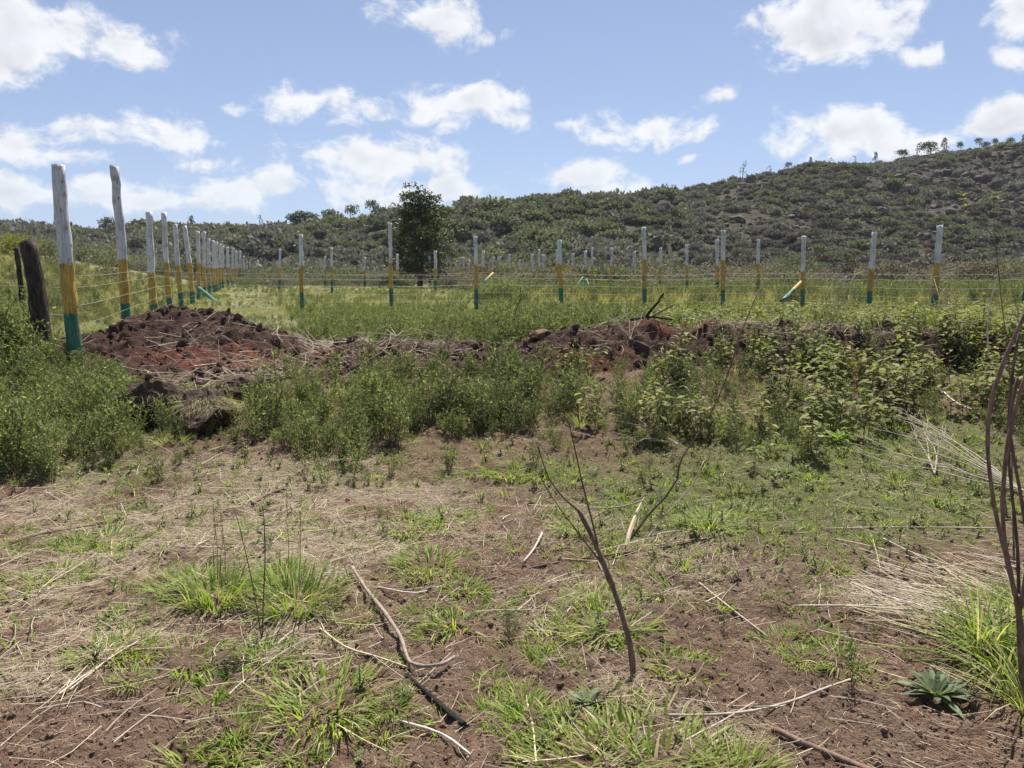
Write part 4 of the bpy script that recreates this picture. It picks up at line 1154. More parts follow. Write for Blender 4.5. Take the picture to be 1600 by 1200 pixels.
# seedlings and small ground plants
def seedling(seed, h):
    random.seed(seed); mb = MB()
    for s_ in range(random.randint(1, 3)):
        top = Vector((random.uniform(-.3, .3) * h, random.uniform(-.3, .3) * h, h * random.uniform(.6, 1)))
        mb.tube([(0, 0, -.01), top], [.0022, .0012], 3, 1, False)
        for k in range(9):
            t = .2 + .8 * k / 8; a = k * 2.4
            d = Vector((math.cos(a), math.sin(a), random.uniform(.1, .8))).normalized() * h * random.uniform(.25, .45)
            mb.diamond(top * t, d, d.length * .34, 0, Vector((0, 0, 1)) + rvec() * .4)
    return mb.mesh('seedling', [M['leaf_fine'], M['stem_green']])
gs = [seedling(740 + i, .065) for i in range(6)] + [tuft(750 + i, .08, 22, .9, [M['grass_green'], M['grass_dry']], .2, .005, (.2, .8), .03) for i in range(4)]
N = 14000
y = np.sqrt(RNG.random(N) * (8.6 ** 2 - 1.6 ** 2) + 1.6 ** 2); x = RNG.uniform(-.9, .9, N) * y; z = G(x, y); px, py = proj(x, y, z)
cv_ = spots(px, py, COVR) + .04 + .5 * fbm(x / .6, y / .6, 161, 3)
keep = (RNG.random(N) < np.clip(cv_, .03, 1))
x, y, z, px = x[keep], y[keep], z[keep], px[keep]; n = len(x)
stuff('ground_cover', gs, np.stack([x, y, z], -1), upright(n, .2), np.clip(RNG.gamma(3, .22, n) + .25, .2, 1.5), np.where(RNG.random(n) < .5, RNG.integers(0, 6, n), RNG.integers(6, 10, n)), 'tiny green seedlings and sparse grass shoots on the soil', 'ground cover')
# twigs and straw on the heaps
N = 16000
x = RNG.uniform(-7, 7.2, N); y = RNG.uniform(7.8, 11.6, N); hm, hr = mound_h(x, y), ridge_h(x, y)
z = T(x, y); px, py = proj(x, y, z)
l = spots(px, py, [(640, 530, 90, 40, 1), (530, 545, 70, 40, .7), (1330, 505, 170, 30, .9), (960, 520, 60, 30, .35), (420, 590, 110, 30, .8), (330, 600, 80, 25, .8), (300, 520, 120, 40, .2), (1180, 510, 60, 20, .6)])
keep = (np.maximum(hm, hr) > -.02) & (RNG.random(N) < np.clip(l, .02, 1)) & (py < 640)
x, y, z = x[keep], y[keep], z[keep]; n = len(x)
stuff('heap_straw', hs, np.stack([x, y, z + .02], -1), np.stack([RNG.normal(0, .25, n), RNG.normal(0, .35, n), RNG.normal(.6, .9, n)], -1), np.clip(RNG.gamma(2, .11, n) + .08, .08, .75), RNG.integers(0, 9, n), 'dry straw and stalks lying over the soil heaps', 'straw')

M['clod_red'] = plain_mat('clod_red', (.048, .028, .023), (.11, .066, .052), 30, .95, .6, .006)
cr_ = [rock_mesh(730 + i, M['clod_red'], .8, 2, .5) for i in range(4)]
N = 9000
x = RNG.uniform(-7, 7.2, N); y = RNG.uniform(7.6, 11.8, N); hh = np.maximum(mound_h(x, y), ridge_h(x, y))
keep = (hh > -.03) & (RNG.random(N) < np.clip(.35 + .9 * fbm(x / .6, y / .6, 191, 2) + .3 * (hh < .15), .05, 1))
x, y = x[keep], y[keep]; n = len(x)
stuff('heap_clods', cr_, np.stack([x, y, T(x, y) + .004], -1), upright(n, 1.5), RNG.gamma(1.1, .018, n) + .006, RNG.integers(0, 4, n), 'dark red lumps of soil lying on the heaps', 'soil')

# ------------------------------------------------------------------ grass tufts
tv = {'big': [tuft(800 + i, .20, 300, .75, [M['grass_green'], M['grass_dry']], .22, .0085, (.1, 1.0), .17) for i in range(3)],
      'low': [tuft(810 + i, .085, 240, 1.1, [M['grass_green'], M['grass_dry']], .20, .0075, (.1, 1.0), .17) for i in range(4)],
      'long': [tuft(820 + i, .40, 130, .9, [M['grass_green'], M['grass_dry']], .22, .010, (.3, 1.0), .08) for i in range(2)]}
TU = [(335, 932, 'big', 1.05, 'tall bright grass tuft left of the thin leafy sapling'), (292, 912, 'low', 1.2, 'grass tuft merging into the left side of the tall bright tuft'), (462, 945, 'big', 1.05, 'tall bright grass tuft right of the thin leafy sapling'), (440, 905, 'big', .75, 'grass growing behind the right tall bright tuft'),
      (165, 848, 'low', 1.4, 'broad grass tuft at the left in front of the feathery weeds'), (185, 805, 'low', 1.2, 'grass patch just behind the broad left tuft'), (120, 855, 'low', 1.0, 'small grass tuft left of the broad left tuft'), (55, 912, 'low', 1.3, 'grass tuft near the left edge above the bare track'),
      (95, 900, 'low', 1.0, 'thin grass tuft right of the left-edge tuft'), (35, 1000, 'low', 1.1, 'dull grass tuft at the left edge below the others'), (5, 840, 'low', 1.0, 'grass tuft cut by the left edge of the photo'), (246, 898, 'low', .85, 'small grass tuft between the broad left tuft and the tall tuft'),
      (200, 962, 'low', .7, 'small isolated grass tuft on the straw at left'), (160, 1020, 'low', .85, 'grass tuft left of a twin tuft on brown soil'), (205, 1022, 'low', .8, 'right half of the twin tuft on brown soil'), (292, 1035, 'low', 1.0, 'low grass tuft on pale straw below the tall tufts'),
      (400, 1032, 'low', 1.0, 'low grass tuft at the foot of the thin leafy sapling'), (345, 1078, 'low', .75, 'small tuft below the low straw tufts'), (206, 1062, 'low', .5, 'very small tuft on bare soil at left'), (512, 1095, 'low', 1.35, 'bright spiky grass tuft left of the dark streak'),
      (505, 978, 'low', 1.1, 'grass tuft left of the bent branch tip'), (560, 965, 'low', .6, 'little grass tuft touching the bent branch'), (690, 815, 'low', 1.3, 'back tuft of the grass patch at centre'), (640, 822, 'low', 1.2, 'left tuft of the grass patch at centre'), (620, 850, 'low', .9, 'thin grass before the centre patch'),
      (672, 882, 'low', 1.25, 'dense front tuft of the grass patch at centre'), (740, 806, 'low', .9, 'grass at the right end of the centre patch'), (945, 978, 'low', 1.25, 'grass tuft behind the bare leaning sapling stem'), (925, 935, 'low', .9, 'small grass tuft above the one at the sapling stem'),
      (960, 1190, 'low', 1.8, 'large lush grass tuft at the bottom centre'), (1020, 1200, 'low', 1.6, 'right half of the lush bottom tuft'), (905, 1200, 'low', 1.2, 'left half of the lush bottom tuft'), (1150, 1215, 'big', .7, 'spiky grass at the bottom edge right of the lush tuft'), (1062, 925, 'low', 1.2, 'pale grass tuft right of the sapling stem'),
      (1225, 1010, 'low', .8, 'sparse grass tuft on bare soil at right'), (1255, 1030, 'low', .55, 'small dark tuft below the sparse right tuft'), (1110, 815, 'low', 1.1, 'grass tuft right of the split wood'), (1160, 800, 'low', .9, 'green grass patch beyond the split wood'), (1000, 850, 'low', .8, 'grass tuft left of the split wood'),
      (800, 738, 'low', 1.3, 'pale grass patch in front of the dark weeds'), (850, 742, 'low', 1.2, 'right part of the pale grass patch before the weeds'), (745, 738, 'low', .9, 'left part of the pale grass patch before the weeds'), (1570, 1050, 'long', 1.0, 'long arching grass at the foot of the climbing stems'),
      (1530, 1000, 'long', .8, 'long grass leaning left by the climbing stems'), (1610, 1110, 'long', .9, 'long grass at the right edge below the climbing stems'), (1590, 960, 'long', .75, 'long yellowing grass behind the climbing stems'), (470, 810, 'low', .6, 'tiny tuft on the straw behind the tall tufts'), (1300, 890, 'low', .6, 'tiny tuft among the right seedlings'), (880, 800, 'low', .7, 'thin tuft left of the sapling fork')]
for i, (px, py, k, sc_, lab) in enumerate(TU):
    p = gnd(px, py); L_ = tv[k]
    tag(link('grass_tuft', L_[i % len(L_)], None, tuple(p), (0, 0, random.uniform(0, 6.28)), (sc_, sc_, sc_ * random.uniform(.9, 1.1))), lab, 'grass tuft', 'grass tufts on the bare ground')

sm_t = [tuft(830 + i, .07, 110, 1.1, [M['grass_green'], M['grass_dry']], .12, .007, (.1, 1.0), .10) for i in range(4)]
random.seed(91); cnt = 0
while cnt < 95:
    px, py = random.uniform(-20, 1000), random.uniform(740, 1195)
    if cnt > 70: px = random.uniform(800, 1600)
    q = gnd(px, py)
    if float(fbm(np.array([q[0] / .7]), np.array([q[1] / .7]), 221, 2)[0]) < .02: continue
    cnt += 1; sc_ = random.uniform(.5, 1.25)
    left = px < 800
    tag(link('small_grass_tuft', sm_t[cnt % 4], None, tuple(q), (0, 0, random.uniform(0, 6.28)), sc_), 'short bright grass tuft among the straw on the left half of the bare ground' if left else 'short bright grass tuft on the soil of the right half of the bare ground', 'grass tuft', 'short tufts, left half' if left else 'short tufts, right half')
# ------------------------------------------------------------------ single plants of the foreground
def rosette(px, py, r, n, lab, mat, w=.3):
    p = gnd(px, py); mb = MB(); random.seed(int(px))
    for k in range(n):
        a = k * 2.39996; t = k / n
        d = Vector((math.cos(a), math.sin(a), .25 + 1.2 * t)).normalized() * r * (1.1 - .5 * t)
        mb.leaf((math.cos(a) * .01, math.sin(a) * .01, .015), d, d.length * w, Vector((0, 0, 1)), random.uniform(.1, .35), .25, 0)
    tag(link('rosette_weed', mb.mesh('rosette_weed', [mat]), None, tuple(p)), lab, 'weed')
rosette(1462, 1095, .13, 30, 'blue-green rosette weed on bare soil at lower right', M['leaf_blue'], .24)
rosette(918, 1108, .075, 11, 'wilted grey-green weed behind the lush bottom tuft', M['leaf_blue'], .4)
rosette(1225, 745, .11, 16, 'pale leafy weed patch before the broad-leaved weeds', M['leaf_fine'], .3)
rosette(1310, 690, .15, 18, 'small leafy rosette left of the dead brush', M['grass_green'], .3)
for (px, py, sc_, vi, lab) in ((797, 1003, .34, 7, 'small dark-stemmed weed alone on the soil right of the crooked branch'), (1330, 1072, .42, 8, 'thin upright weed on bare soil left of the rosette weed'), (592, 812, .22, 0, 'upper of two small bushy weeds behind the crooked branch'), (604, 838, .18, 1, 'lower of two small bushy weeds behind the crooked branch'),
                             (1365, 1000, .25, 3, 'small weed beside the pale swathe of stalks'), (508, 760, .5, 2, 'young weed on straw in front of the middle weed stand'), (250, 752, .55, 6, 'dark thin weed standing in front of the left stand'), (690, 752, .3, 4, 'small weed before the pale grass patch'), (1130, 985, .22, 9, 'tiny weed on bare soil right of the sapling stem')):
    p = gnd(px, py); tag(link('small_weed', fw_near[vi], None, tuple(p), (0, 0, random.uniform(0, 6)), sc_), lab, 'weed', 'single small weeds on the bare ground')
for (px, py, sc_, vi, lab) in ((478, 748, .45, 0, 'young broad-leaved weed on straw left of centre'), (540, 735, .5, 1, 'young broad-leaved weed right of its twin on the straw'), (1180, 735, .5, 2, 'single broad-leaved weed standing out before the right stand'), (1265, 700, .6, 3, 'single drooping broad-leaved weed at the front of the right stand')):
    p = gnd(px, py); tag(link('broad_leaved_weed', bw_near[vi], None, tuple(p), (0, 0, random.uniform(0, 6)), sc_), lab, 'weed', 'single broad-leaved weeds')
def stick(name, pts, rad, mat, lab, cat='stick', sides=6, group=None, lift=0.0, parent=None):
    P = []
    for q in pts:
        if len(q) == 2:
            g_ = gnd(q[0], q[1]); P.append((g_[0], g_[1], g_[2] + lift))
        else: P.append(at(*q))
    # smooth the path
    S = [Vector(P[0])]
    for i in range(len(P) - 1):
        p0, p1, p2, p3 = [Vector(P[max(0, min(len(P) - 1, j))]) for j in (i - 1, i, i + 1, i + 2)]
        for k in range(1, 4):
            t = k / 3
            S.append(.5 * ((2 * p1) + (p2 - p0) * t + (2 * p0 - 5 * p1 + 4 * p2 - p3) * t * t + (3 * p1 - p0 - 3 * p2 + p3) * t ** 3))
    n = len(S); r0, r1 = rad
    mb = MB(); mb.tube(S, [(r0 + (r1 - r0) * i / (n - 1)) * (1.22 if random.random() < .14 else random.uniform(.88, 1.08)) for i in range(n)], sides, 0, True, .12)
    o = link(name, mb.mesh(name, [mat], True), parent)
    if lab: tag(o, lab, cat, group)
    return o
stick('bent_branch', [(550, 895), (572, 930), (600, 968), (625, 1005), (637, 1040), (645, 1048), (662, 1052), (690, 1049), (710, 1038)], (.0092, .007), M['bark_mid'], 'crooked pale branch lying on soil at lower centre', lift=.03)
stick('dark_streak', [(634, 1058), (665, 1085), (695, 1112), (725, 1136)], (.009, .013), M['blackish'], 'short dark streak beside the crooked pale branch', lift=.006)  # thin near-black tube laid on the soil from the branch's bend
stick('fallen_stick', [(1213, 1147), (1260, 1168), (1310, 1190), (1370, 1215)], (.010, .012), M['bark'], 'straight brown stick at the lower right edge of the bare soil', lift=.008)
stick('fallen_stick', [(740, 917), (840, 890), (940, 872), (1040, 858), (1110, 845)], (.005, .006), M['bark'], 'long thin brown stick crossing behind the leaning sapling', lift=.012)
stick('fallen_stick', [(1045, 1122), (1150, 1118), (1230, 1103), (1290, 1085), (1340, 1062)], (.005, .004), M['bark_pale'], 'thin curved twig on bare soil at lower right', lift=.008)
stick('fallen_stick', [(1240, 957), (1340, 957), (1440, 953), (1585, 942)], (.004, .005), M['bark_pale'], 'pale straight stalk reaching the climbing stems', lift=.03)
stick('fallen_stick', [(1092, 915), (1130, 945), (1200, 1000)], (.005, .004), M['bark_pale'], 'short slanting twig right of the leaning sapling', lift=.01)
stick('fallen_stick', [(395, 792), (420, 775), (448, 766)], (.012, .010), M['bark'], 'short thick dark stick on straw at left centre', lift=.015)
stick('fallen_stick', [(818, 884), (835, 862), (847, 838)], (.006, .006), M['bark_pale'], 'short pale stick left of the leaning sapling', lift=.02)
stick('fallen_stick', [(20, 858), (70, 842), (150, 828)], (.004, .004), M['bark'], 'thin dark twig at the left edge on straw', lift=.03)
stick('fallen_stick', [(590, 920), (650, 930), (700, 915)], (.0035, .003), M['dead_pale'], 'thin pale stalk right of the crooked branch tip', lift=.01)
stick('fallen_stick', [(500, 985), (540, 1015), (590, 1035), (640, 1048)], (.004, .004), M['straw'], 'pale stalk running under the crooked branch', lift=.01)
stick('fallen_stick', [(625, 1130), (690, 1150), (735, 1185)], (.004, .004), M['dead_pale'], 'pale broken stalk below the dark streak', lift=.008)
stick('fallen_stick', [(820, 1085), (832, 1140), (838, 1200)], (.0035, .0035), M['straw'], 'pale straw stalk pointing at the camera at bottom centre', lift=.008)
stick('fallen_stick', [(1380, 845), (1440, 875), (1500, 905)], (.005, .004), M['bark_pale'], 'thin twig among seedlings left of the climbing stems', lift=.012)
stick('fallen_stick', [(1290, 830), (1400, 828), (1560, 830)], (.004, .004), M['bark_pale'], 'straight grey twig lying level below the dead brush', lift=.015)
stick('fallen_stick', [(1475, 620), (1500, 640), (1560, 660)], (.006, .006), M['dead_pale'], 'bleached twig under the broad-leaved weeds at right', lift=.04)
# split piece of wood
def split_wood():
    p0 = gnd(978, 852); top = Vector(at(1006, 778, float(p0[1]) + .30)); p0 = Vector(tuple(p0)) + Vector((0, 0, -.01))
    mb = MB(); d = top - p0; side = Vector((.9, .2, .1)).normalized(); n = 7
    prev = []
    for i in range(n):
        t = i / (n - 1); w = .015 * (1 - .75 * abs(t - .35) ** 1.3) * (1 if i < n - 1 else .3); c = p0 + d * t + Vector((-.012 * math.sin(t * 3.1), 0, 0)); th = Vector((0, -.006, .003))
        o = mb.add([tuple(c - side * w + th * .3), tuple(c + th * 1.5), tuple(c + side * w + th * .3), tuple(c - th)], [])
        if prev:
            for k in range(4): mb.f.append((prev[k], prev[(k + 1) % 4], o + (k + 1) % 4, o + k)); mb.m.append(0)
        else: mb.f.append((o, o + 1, o + 2, o + 3)); mb.m.append(0)
        prev = [o + k for k in range(4)]
    mb.f.append(tuple(prev)); mb.m.append(0)
    tag(link('split_wood', mb.mesh('split_wood', [M['split_wood']])), 'torn splinter of pale yellow wood standing in the grass', 'wood')
split_wood()
def empty(name, p, lab, cat, group=None):
    e = bpy.data.objects.new(name, None); COL.objects.link(e); e.empty_display_size = .1
    # parts keep world coordinates, so the empty stays unrotated at the origin of its thing
    e.location = (0, 0, 0)
    return tag(e, lab, cat, group)
# bare sapling
e = empty('bare_sapling', None, 'bare dark sapling stem leaning left at lower centre with forked top', 'sapling')
b0 = gnd(990, 1056); Y = float(b0[1])
stick('stem', [(990, 1062, Y), (985, 1010, Y), (967, 945, Y + .02), (945, 885, Y + .03), (922, 832, Y + .05), (903, 795, Y + .06)], (.0125, .0085), M['bark_red'], None, parent=e)
stick('branch', [(905, 799, Y + .06), (880, 777, Y + .08), (858, 748, Y + .1), (845, 712, Y + .12), (840, 695, Y + .12)], (.0045, .002), M['bark_red'], None, parent=e)
stick('branch', [(934, 853, Y + .04), (924, 810, Y + .02), (910, 755, Y), (898, 700, Y - .02), (888, 655, Y - .03)], (.0042, .0018), M['bark_red'], None, parent=e)
stick('branch', [(940, 880, Y + .03), (905, 835, Y + .03), (865, 780, Y + .03), (838, 735, Y + .03)], (.004, .002), M['bark'], None, parent=e)
# tall leaning dead stem
e = empty('leaning_dead_stem', None, 'long thin dead stem leaning right above the split wood', 'stem')
Yd = float(gnd(985, 838)[1])
stick('stem', [(985, 845, Yd), (1010, 808, Yd + .02), (1040, 776, Yd + .05), (1060, 745, Yd + .07)], (.0068, .006), M['bark'], None, parent=e)
stick('branch', [(1058, 748, Yd + .07), (1066, 715, Yd + .09), (1095, 672, Yd + .12), (1122, 622, Yd + .16), (1142, 570, Yd + .2), (1160, 515, Yd + .24), (1186, 452, Yd + .3)], (.0058, .0022), M['bark'], None, parent=e)
stick('branch', [(965, 895, Yd - .25), (1000, 855, Yd - .1), (1040, 805, Yd), (1080, 760, Yd + .06), (1100, 720, Yd + .1)], (.005, .003), M['bark_pale'], None, parent=e)
stick('branch', [(1020, 800, Yd + .03), (1035, 760, Yd + .03), (1046, 735, Yd + .03)], (.003, .002), M['bark_pale'], None, parent=e)
stick('branch', [(1004, 782, Yd + .1), (970, 792, Yd + .12), (915, 795, Yd + .14)], (.006, .005), M['bark_pale'], None, parent=e)
# thin leafy sapling and its neighbour
e = empty('leafy_sapling', None, 'thin dark sapling with a few leaves between the tall grass tufts', 'sapling')
Ys = float(gnd(410, 1000)[1])
stick('stem', [(410, 1006, Ys), (411, 950, Ys), (414, 880, Ys), (413, 820, Ys), (410, 790, Ys)], (.0035, .002), M['bark'], None, parent=e)
stick('stem', [(409, 1000, Ys), (398, 930, Ys), (383, 860, Ys), (368, 800, Ys)], (.003, .0015), M['bark'], None, parent=e)
def leaf_set(parent, centres, L, mat, n=3):
    for c in centres:
        for k in range(n):
            mb = MB(); a = random.uniform(0, 6.28); d = Vector((math.cos(a), math.sin(a) * .6, random.uniform(-.1, .7))).normalized() * L * random.uniform(.7, 1.2)
            mb.leaf(c, d, L * .45, Vector((0, 0, 1)), .2, .25, 0)
            link('leaf', mb.mesh('leaf', [mat]), parent)
leaf_set(e, [at(410 + dx_, py_, Ys) for dx_, py_ in ((0, 795), (-6, 805), (8, 812), (0, 822), (-10, 830), (12, 833), (2, 845), (-8, 850), (10, 858), (-3, 868), (6, 880))], .035, M['leaf_fine'], 4)
# brown seed stalks out of the tufts
for (bx, by, tx, ty, lab) in ((340, 920, 333, 790, 'tall brown seed stalk rising from the left tall tuft'), (352, 918, 345, 800, 'shorter brown seed stalk rising from the left tall tuft'), (448, 935, 448, 770, 'tall brown seed stalk rising from the right tall tuft'), (462, 940, 470, 800, 'shorter brown seed stalk in the right tall tuft')):
    Yp = float(gnd(bx, by)[1]); a_, c_ = Vector(at(bx, by + 8, Yp)), Vector(at(tx, ty, Yp))
    e = empty('seed_stalk', None, lab, 'stalk', 'seed stalks of the tall tufts')
    mb = MB(); mb.tube([a_, a_.lerp(c_, .5) + Vector((.01, 0, 0)), c_], [.002, .0016, .0012], 3, 0, False)
    link('stem', mb.mesh('stem', [M['stem_brown']]), e)
    mb = MB()
    for k in range(26):
        p = a_.lerp(c_, .55 + .45 * k / 26); mb.diamond(p, (Vector((random.uniform(-.4, .4), random.uniform(-.4, .4), 1))).normalized() * .022, .005, 0)
    link('seed_head', mb.mesh('seed_head', [M['seed_brown']]), e)
# climbing stems at the right edge
e = empty('climbing_shrub', None, 'dark reddish twisting stems of a bare shrub at the right edge', 'shrub')
Yv = float(gnd(1590, 1095)[1])
stick('stem', [(1600, 1100, Yv), (1597, 1040, Yv), (1594, 980, Yv), (1590, 930, Yv)], (.013, .011), M['bark_red'], None, parent=e, sides=8)
stick('stem', [(1590, 945, Yv), (1578, 890, Yv), (1562, 830, Yv), (1549, 760, Yv), (1543, 690, Yv), (1549, 630, Yv), (1565, 575, Yv), (1588, 520, Yv), (1612, 470, Yv)], (.0075, .006), M['bark_red'], None, parent=e, sides=8)
stick('stem', [(1588, 940, Yv + .03), (1575, 880, Yv + .03), (1567, 810, Yv + .03), (1570, 730, Yv + .03), (1580, 670, Yv + .03), (1595, 610, Yv + .03), (1618, 550, Yv + .03)], (.0078, .006), M['bark_red'], None, parent=e, sides=8)
stick('stem', [(1592, 935, Yv + .05), (1590, 860, Yv + .05), (1582, 780, Yv + .06), (1576, 700, Yv + .08), (1580, 600, Yv + .1), (1592, 520, Yv + .12)], (.006, .0045), M['bark_red'], None, parent=e, sides=8)
stick('stem', [(1596, 950, Yv - .03), (1606, 860, Yv - .03), (1596, 780, Yv - .03), (1585, 720, Yv - .02), (1578, 660, Yv), (1590, 590, Yv)], (.0065, .005), M['bark_red'], None, parent=e, sides=8)
e = empty('tall_seedling', None, 'tall thin twig with yellow-green top leaves above the right fence', 'seedling')
Yt = Yv + .9
zb = gnd(1585, 880); Yt = float(zb[1])
stick('stem', [(1585, 885, Yt), (1582, 780, Yt), (1580, 640, Yt), (1576, 560, Yt), (1566, 480, Yt), (1558, 400, Yt), (1553, 340, Yt), (1554, 302, Yt)], (.0045, .0012), M['bark'], None, parent=e)
stick('stem', [(1553, 375, Yt), (1538, 352, Yt), (1520, 335, Yt), (1508, 318, Yt)], (.0022, .0012), M['bark'], None, parent=e)
leaf_set(e, [at(1554, 302, Yt), at(1555, 308, Yt), at(1506, 312, Yt), at(1510, 322, Yt), at(1503, 305, Yt)], .03, M['sprout'], 3)
stick('curved_twig', [(1545, 560, 5.2), (1543, 520, 5.2), (1546, 480, 5.2), (1556, 440, 5.2), (1560, 420, 5.2)], (.005, .003), M['dead_pale'], 'pale curved twig rising beside the tall thin twig')
# dead brush heap, right
def brush(name, lab, root, tips, seed, rad, mat, twigs=3, lift=.03):
    random.seed(seed); e = empty(name, None, lab, 'dead branch')
    r0 = gnd(*root)
    for (tx, ty) in tips:
        g1 = gnd(tx, ty); a_ = Vector(tuple(r0)) + Vector((0, 0, lift)); c_ = Vector(tuple(g1)) + Vector((0, 0, lift + random.uniform(.02, .16)))
        mid_ = a_.lerp(c_, .5) + Vector((random.uniform(-.06, .06), random.uniform(-.08, .08), random.uniform(.0, .07)))
        pts = [a_, a_.lerp(mid_, .6) + rvec() * .02, mid_, mid_.lerp(c_, .5) + rvec() * .03, c_]
        mb = MB(); mb.tube(pts, [rad, rad * .85, rad * .7, rad * .5, rad * .3], 5, 0, False, .05)
        br = link('branch', mb.mesh('branch', [mat], True), e)
        mb = MB()
        for k in range(twigs):
            s0 = mid_.lerp(c_, random.uniform(-.2, .8)); d = (c_ - a_).normalized() * random.uniform(.15, .35) + rvec() * .14; d.z = abs(d.z) * .8
            mb2 = MB(); mb2.tube([s0, s0 + d * .5 + rvec() * .02, s0 + d], [rad * .45, rad * .35, rad * .2], 4, 0, False)
            link('twig', mb2.mesh('twig', [mat], True), br)
brush('dead_brush', 'fan of bleached dead branches lying at the right', (1600, 776), [(1345, 690), (1370, 660), (1390, 665), (1400, 650), (1330, 720), (1360, 735), (1420, 700), (1440, 760), (1310, 700)], 5, .0048, M['bark_pale'], 5)
brush('dead_brush', 'small bleached branch crossing the right dead brush', (1460, 748), [(1440, 700), (1455, 690), (1475, 700), (1420, 690)], 6, .0045, M['bark_pale'], 2)
brush('dead_brush', 'bleached twigs on the dark red soil of the ridge', (985, 535), [(960, 500), (975, 505), (1000, 515), (950, 515), (1005, 540)], 7, .005, M['bark_pale'], 3)
brush('dead_brush', 'thin dead stalks in front of the weeds at centre', (1060, 700), [(920, 645), (930, 665), (905, 692), (990, 710)], 8, .0045, M['bark_pale'], 1)
brush('dead_brush', 'pale straw stalks lying over the ridge left of centre', (620, 530), [(560, 545), (680, 540), (650, 510), (590, 515), (700, 548)], 9, .0045, M['straw_grey'], 3)
# dark branches poking over the ridge crest
e = empty('crest_branch', None, 'forked dark dead branch sticking up from the ridge crest', 'dead branch')
cx_, Yc, zc_ = crest(1010); dyp = float(proj(np.array([cx_]), np.array([Yc]), np.array([zc_]))[1][0]) - 496
stick('branch', [(1005, 501 + dyp, Yc), (1015, 485 + dyp, Yc), (1028, 470 + dyp, Yc), (1037, 456 + dyp, Yc)], (.02, .012), M['blackish'], None, parent=e)
stick('branch', [(1008, 498 + dyp, Yc), (1030, 486 + dyp, Yc), (1054, 473 + dyp, Yc)], (.018, .008), M['bark'], None, parent=e)
stick('branch', [(985, 498 + dyp, Yc), (1015, 493 + dyp, Yc), (1050, 497 + dyp, Yc)], (.018, .01), M['blackish'], None, parent=e)
stick('crest_twig', [(803, 500, 11.2), (808, 480, 11.2), (814, 465, 11.2), (813, 450, 11.2)], (.008, .004), M['blackish'], 'thin dark twig standing in the weeds left of the ridge stone')
for (p_, lab, sd) in (([(1300, 490), (1318, 430), (1335, 415)], 'pale crooked dead shrub behind the right ridge', 11), ([(1475, 490), (1472, 440), (1490, 425)], 'pale forked dead stem right of the thick leaning post', 12)):
    random.seed(sd); e = empty('dead_shrub', None, lab, 'dead shrub'); Yq = 11.5
    for k in range(11):
        q = [(p_[0][0] + random.uniform(-5, 5), 500, Yq), (p_[1][0] + random.uniform(-25, 25), p_[1][1] + random.uniform(0, 30), Yq + random.uniform(-.2, .2)), (p_[2][0] + random.uniform(-45, 25), p_[2][1] + random.uniform(0, 40), Yq + random.uniform(-.3, .3))]
        stick('branch', q, (.0045, .002), M['bark_pale'], None, parent=e, sides=4)
# stone on the ridge and clumps of sod
def sod(px, py, w, h, lab, seed):
    random.seed(seed); p = gnd(px, py); me = rock_mesh(900 + seed, M['tussock'], .9, 4, .25)
    for v in me.vertices:
        c = v.co; k = 1 + .22 * float(fbm(np.array([c.x * 2.2 + seed]), np.array([c.y * 2.2 + c.z * 3]), 61, 3)[0]); v.co = (c.x * k, c.y * k, c.z * k)
    e = bpy.data.objects.new('sod_clump', None); COL.objects.link(e); e.location = tuple(p); tag(e, lab, 'sod clump', 'overturned clumps of sod')
    link('soil', me, e, (0, 0, h * .35), (0, 0, random.uniform(0, 6)), (w, w * .8, h))
    mb = MB()
    for k in range(520):
        a = random.uniform(0, 6.28); r = math.sqrt(random.random()) * .95
        q = Vector((math.cos(a) * w * r, math.sin(a) * w * .8 * r, h * .35 + h * .78 * math.sqrt(max(0, 1 - r * r * .8)) ))
        q.z -= .06; d = Vector((math.cos(a) * .5 + random.uniform(-.9, .9), math.sin(a) * .5 + random.uniform(-.8, .8), random.uniform(-.5, .15))).normalized() * random.uniform(.05, .14)
        mb.blade(q, d, .004, random.uniform(.3, .9), 3, 0)
    link('dry_grass', mb.mesh('dry_grass', [M['grass_dry']]), e)
sod(246, 662, .34, .36, 'larger overturned clump of sod before the red mound', 3)
sod(325, 668, .30, .30, 'smaller overturned clump of sod before the red mound', 4)
sod(370, 615, .36, .18, 'flat clump of dry sod at the foot of the red mound', 5)
p = crest(843)
tag(link('stone', rock_mesh(950, M['stone'], .75, 3, .12), None, (p[0], p[1], p[2] + .05), (.1, .1, .5), (.16, .13, .13)), 'rounded reddish brown stone on top of the ridge', 'stone')
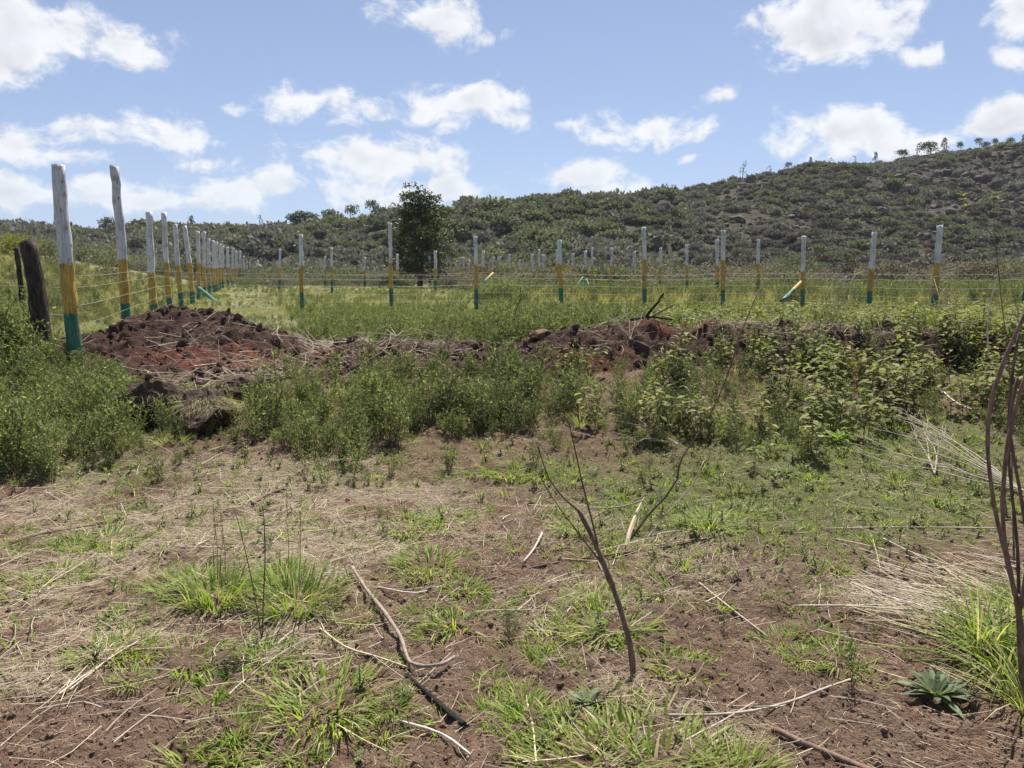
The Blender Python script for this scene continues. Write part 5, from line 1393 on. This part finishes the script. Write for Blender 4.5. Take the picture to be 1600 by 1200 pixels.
# dry stalk bundle, lower right
random.seed(77)
SB = []
for k in range(120):
    a0 = random.uniform(1390, 1600); b0_ = random.uniform(900, 1010)
    SB.append((a0, b0_))
g_ = [gnd(*q) for q in SB]
rot = [(random.gauss(0, .1), random.uniform(-.05, .3), random.gauss(-.62, .28)) for _ in g_]
stuff('stalk_bundle', hs, [tuple(q + np.array([0, 0, .03 + .05 * random.random()])) for q in g_], rot, [random.uniform(.15, .5) for _ in g_], [random.randrange(9) for _ in g_], 'thick swathe of pale dry stalks left of the climbing stems', 'straw')
# thin air between here and the hill
def haze():
    x0, x1, y0, y1, z0, z1 = -1500, 1500, -80, 760, -14, 95
    mb = MB(); mb.add([(x0, y0, z0), (x1, y0, z0), (x1, y1, z0), (x0, y1, z0), (x0, y0, z1), (x1, y0, z1), (x1, y1, z1), (x0, y1, z1)], [(3, 2, 1, 0), (4, 5, 6, 7), (0, 1, 5, 4), (1, 2, 6, 5), (2, 3, 7, 6), (3, 0, 4, 7)])
    m, b_ = new_mat('haze'); v = b_.n('ShaderNodeVolumePrincipled'); v.inputs['Color'].default_value = (.82, .88, 1, 1); v.inputs['Density'].default_value = .00012
    o = b_.n('ShaderNodeOutputMaterial'); b_.t.links.new(v.outputs[0], o.inputs['Volume'])
    tag(link('haze', mb.mesh('haze', [m])), 'thin pale haze over the field and hill', 'haze', kind='stuff')
haze()
# every thing's origin at its own foot
for o in list(COL.objects):
    if o.parent is not None or o.get('kind') in ('structure', 'stuff') or o.get('category') is None: continue
    if o.type == 'MESH' and o.location.length < 1e-9 and o.data.users == 1:
        co = np.empty(len(o.data.vertices) * 3); o.data.vertices.foreach_get('co', co); co = co.reshape(-1, 3)
        b_ = co[co[:, 2].argmin()].copy(); o.data.vertices.foreach_set('co', (co - b_).ravel()); o.data.update(); o.location = tuple(b_)
    elif o.type == 'EMPTY' and o.location.length < 1e-9:
        best = None
        for c in o.children:
            co = np.empty(len(c.data.vertices) * 3); c.data.vertices.foreach_get('co', co); co = co.reshape(-1, 3); q = co[co[:, 2].argmin()]
            if best is None or q[2] < best[2]: best = q.copy()
        o.location = tuple(best)
        for c in o.children: c.location = tuple(-best)
print('done')
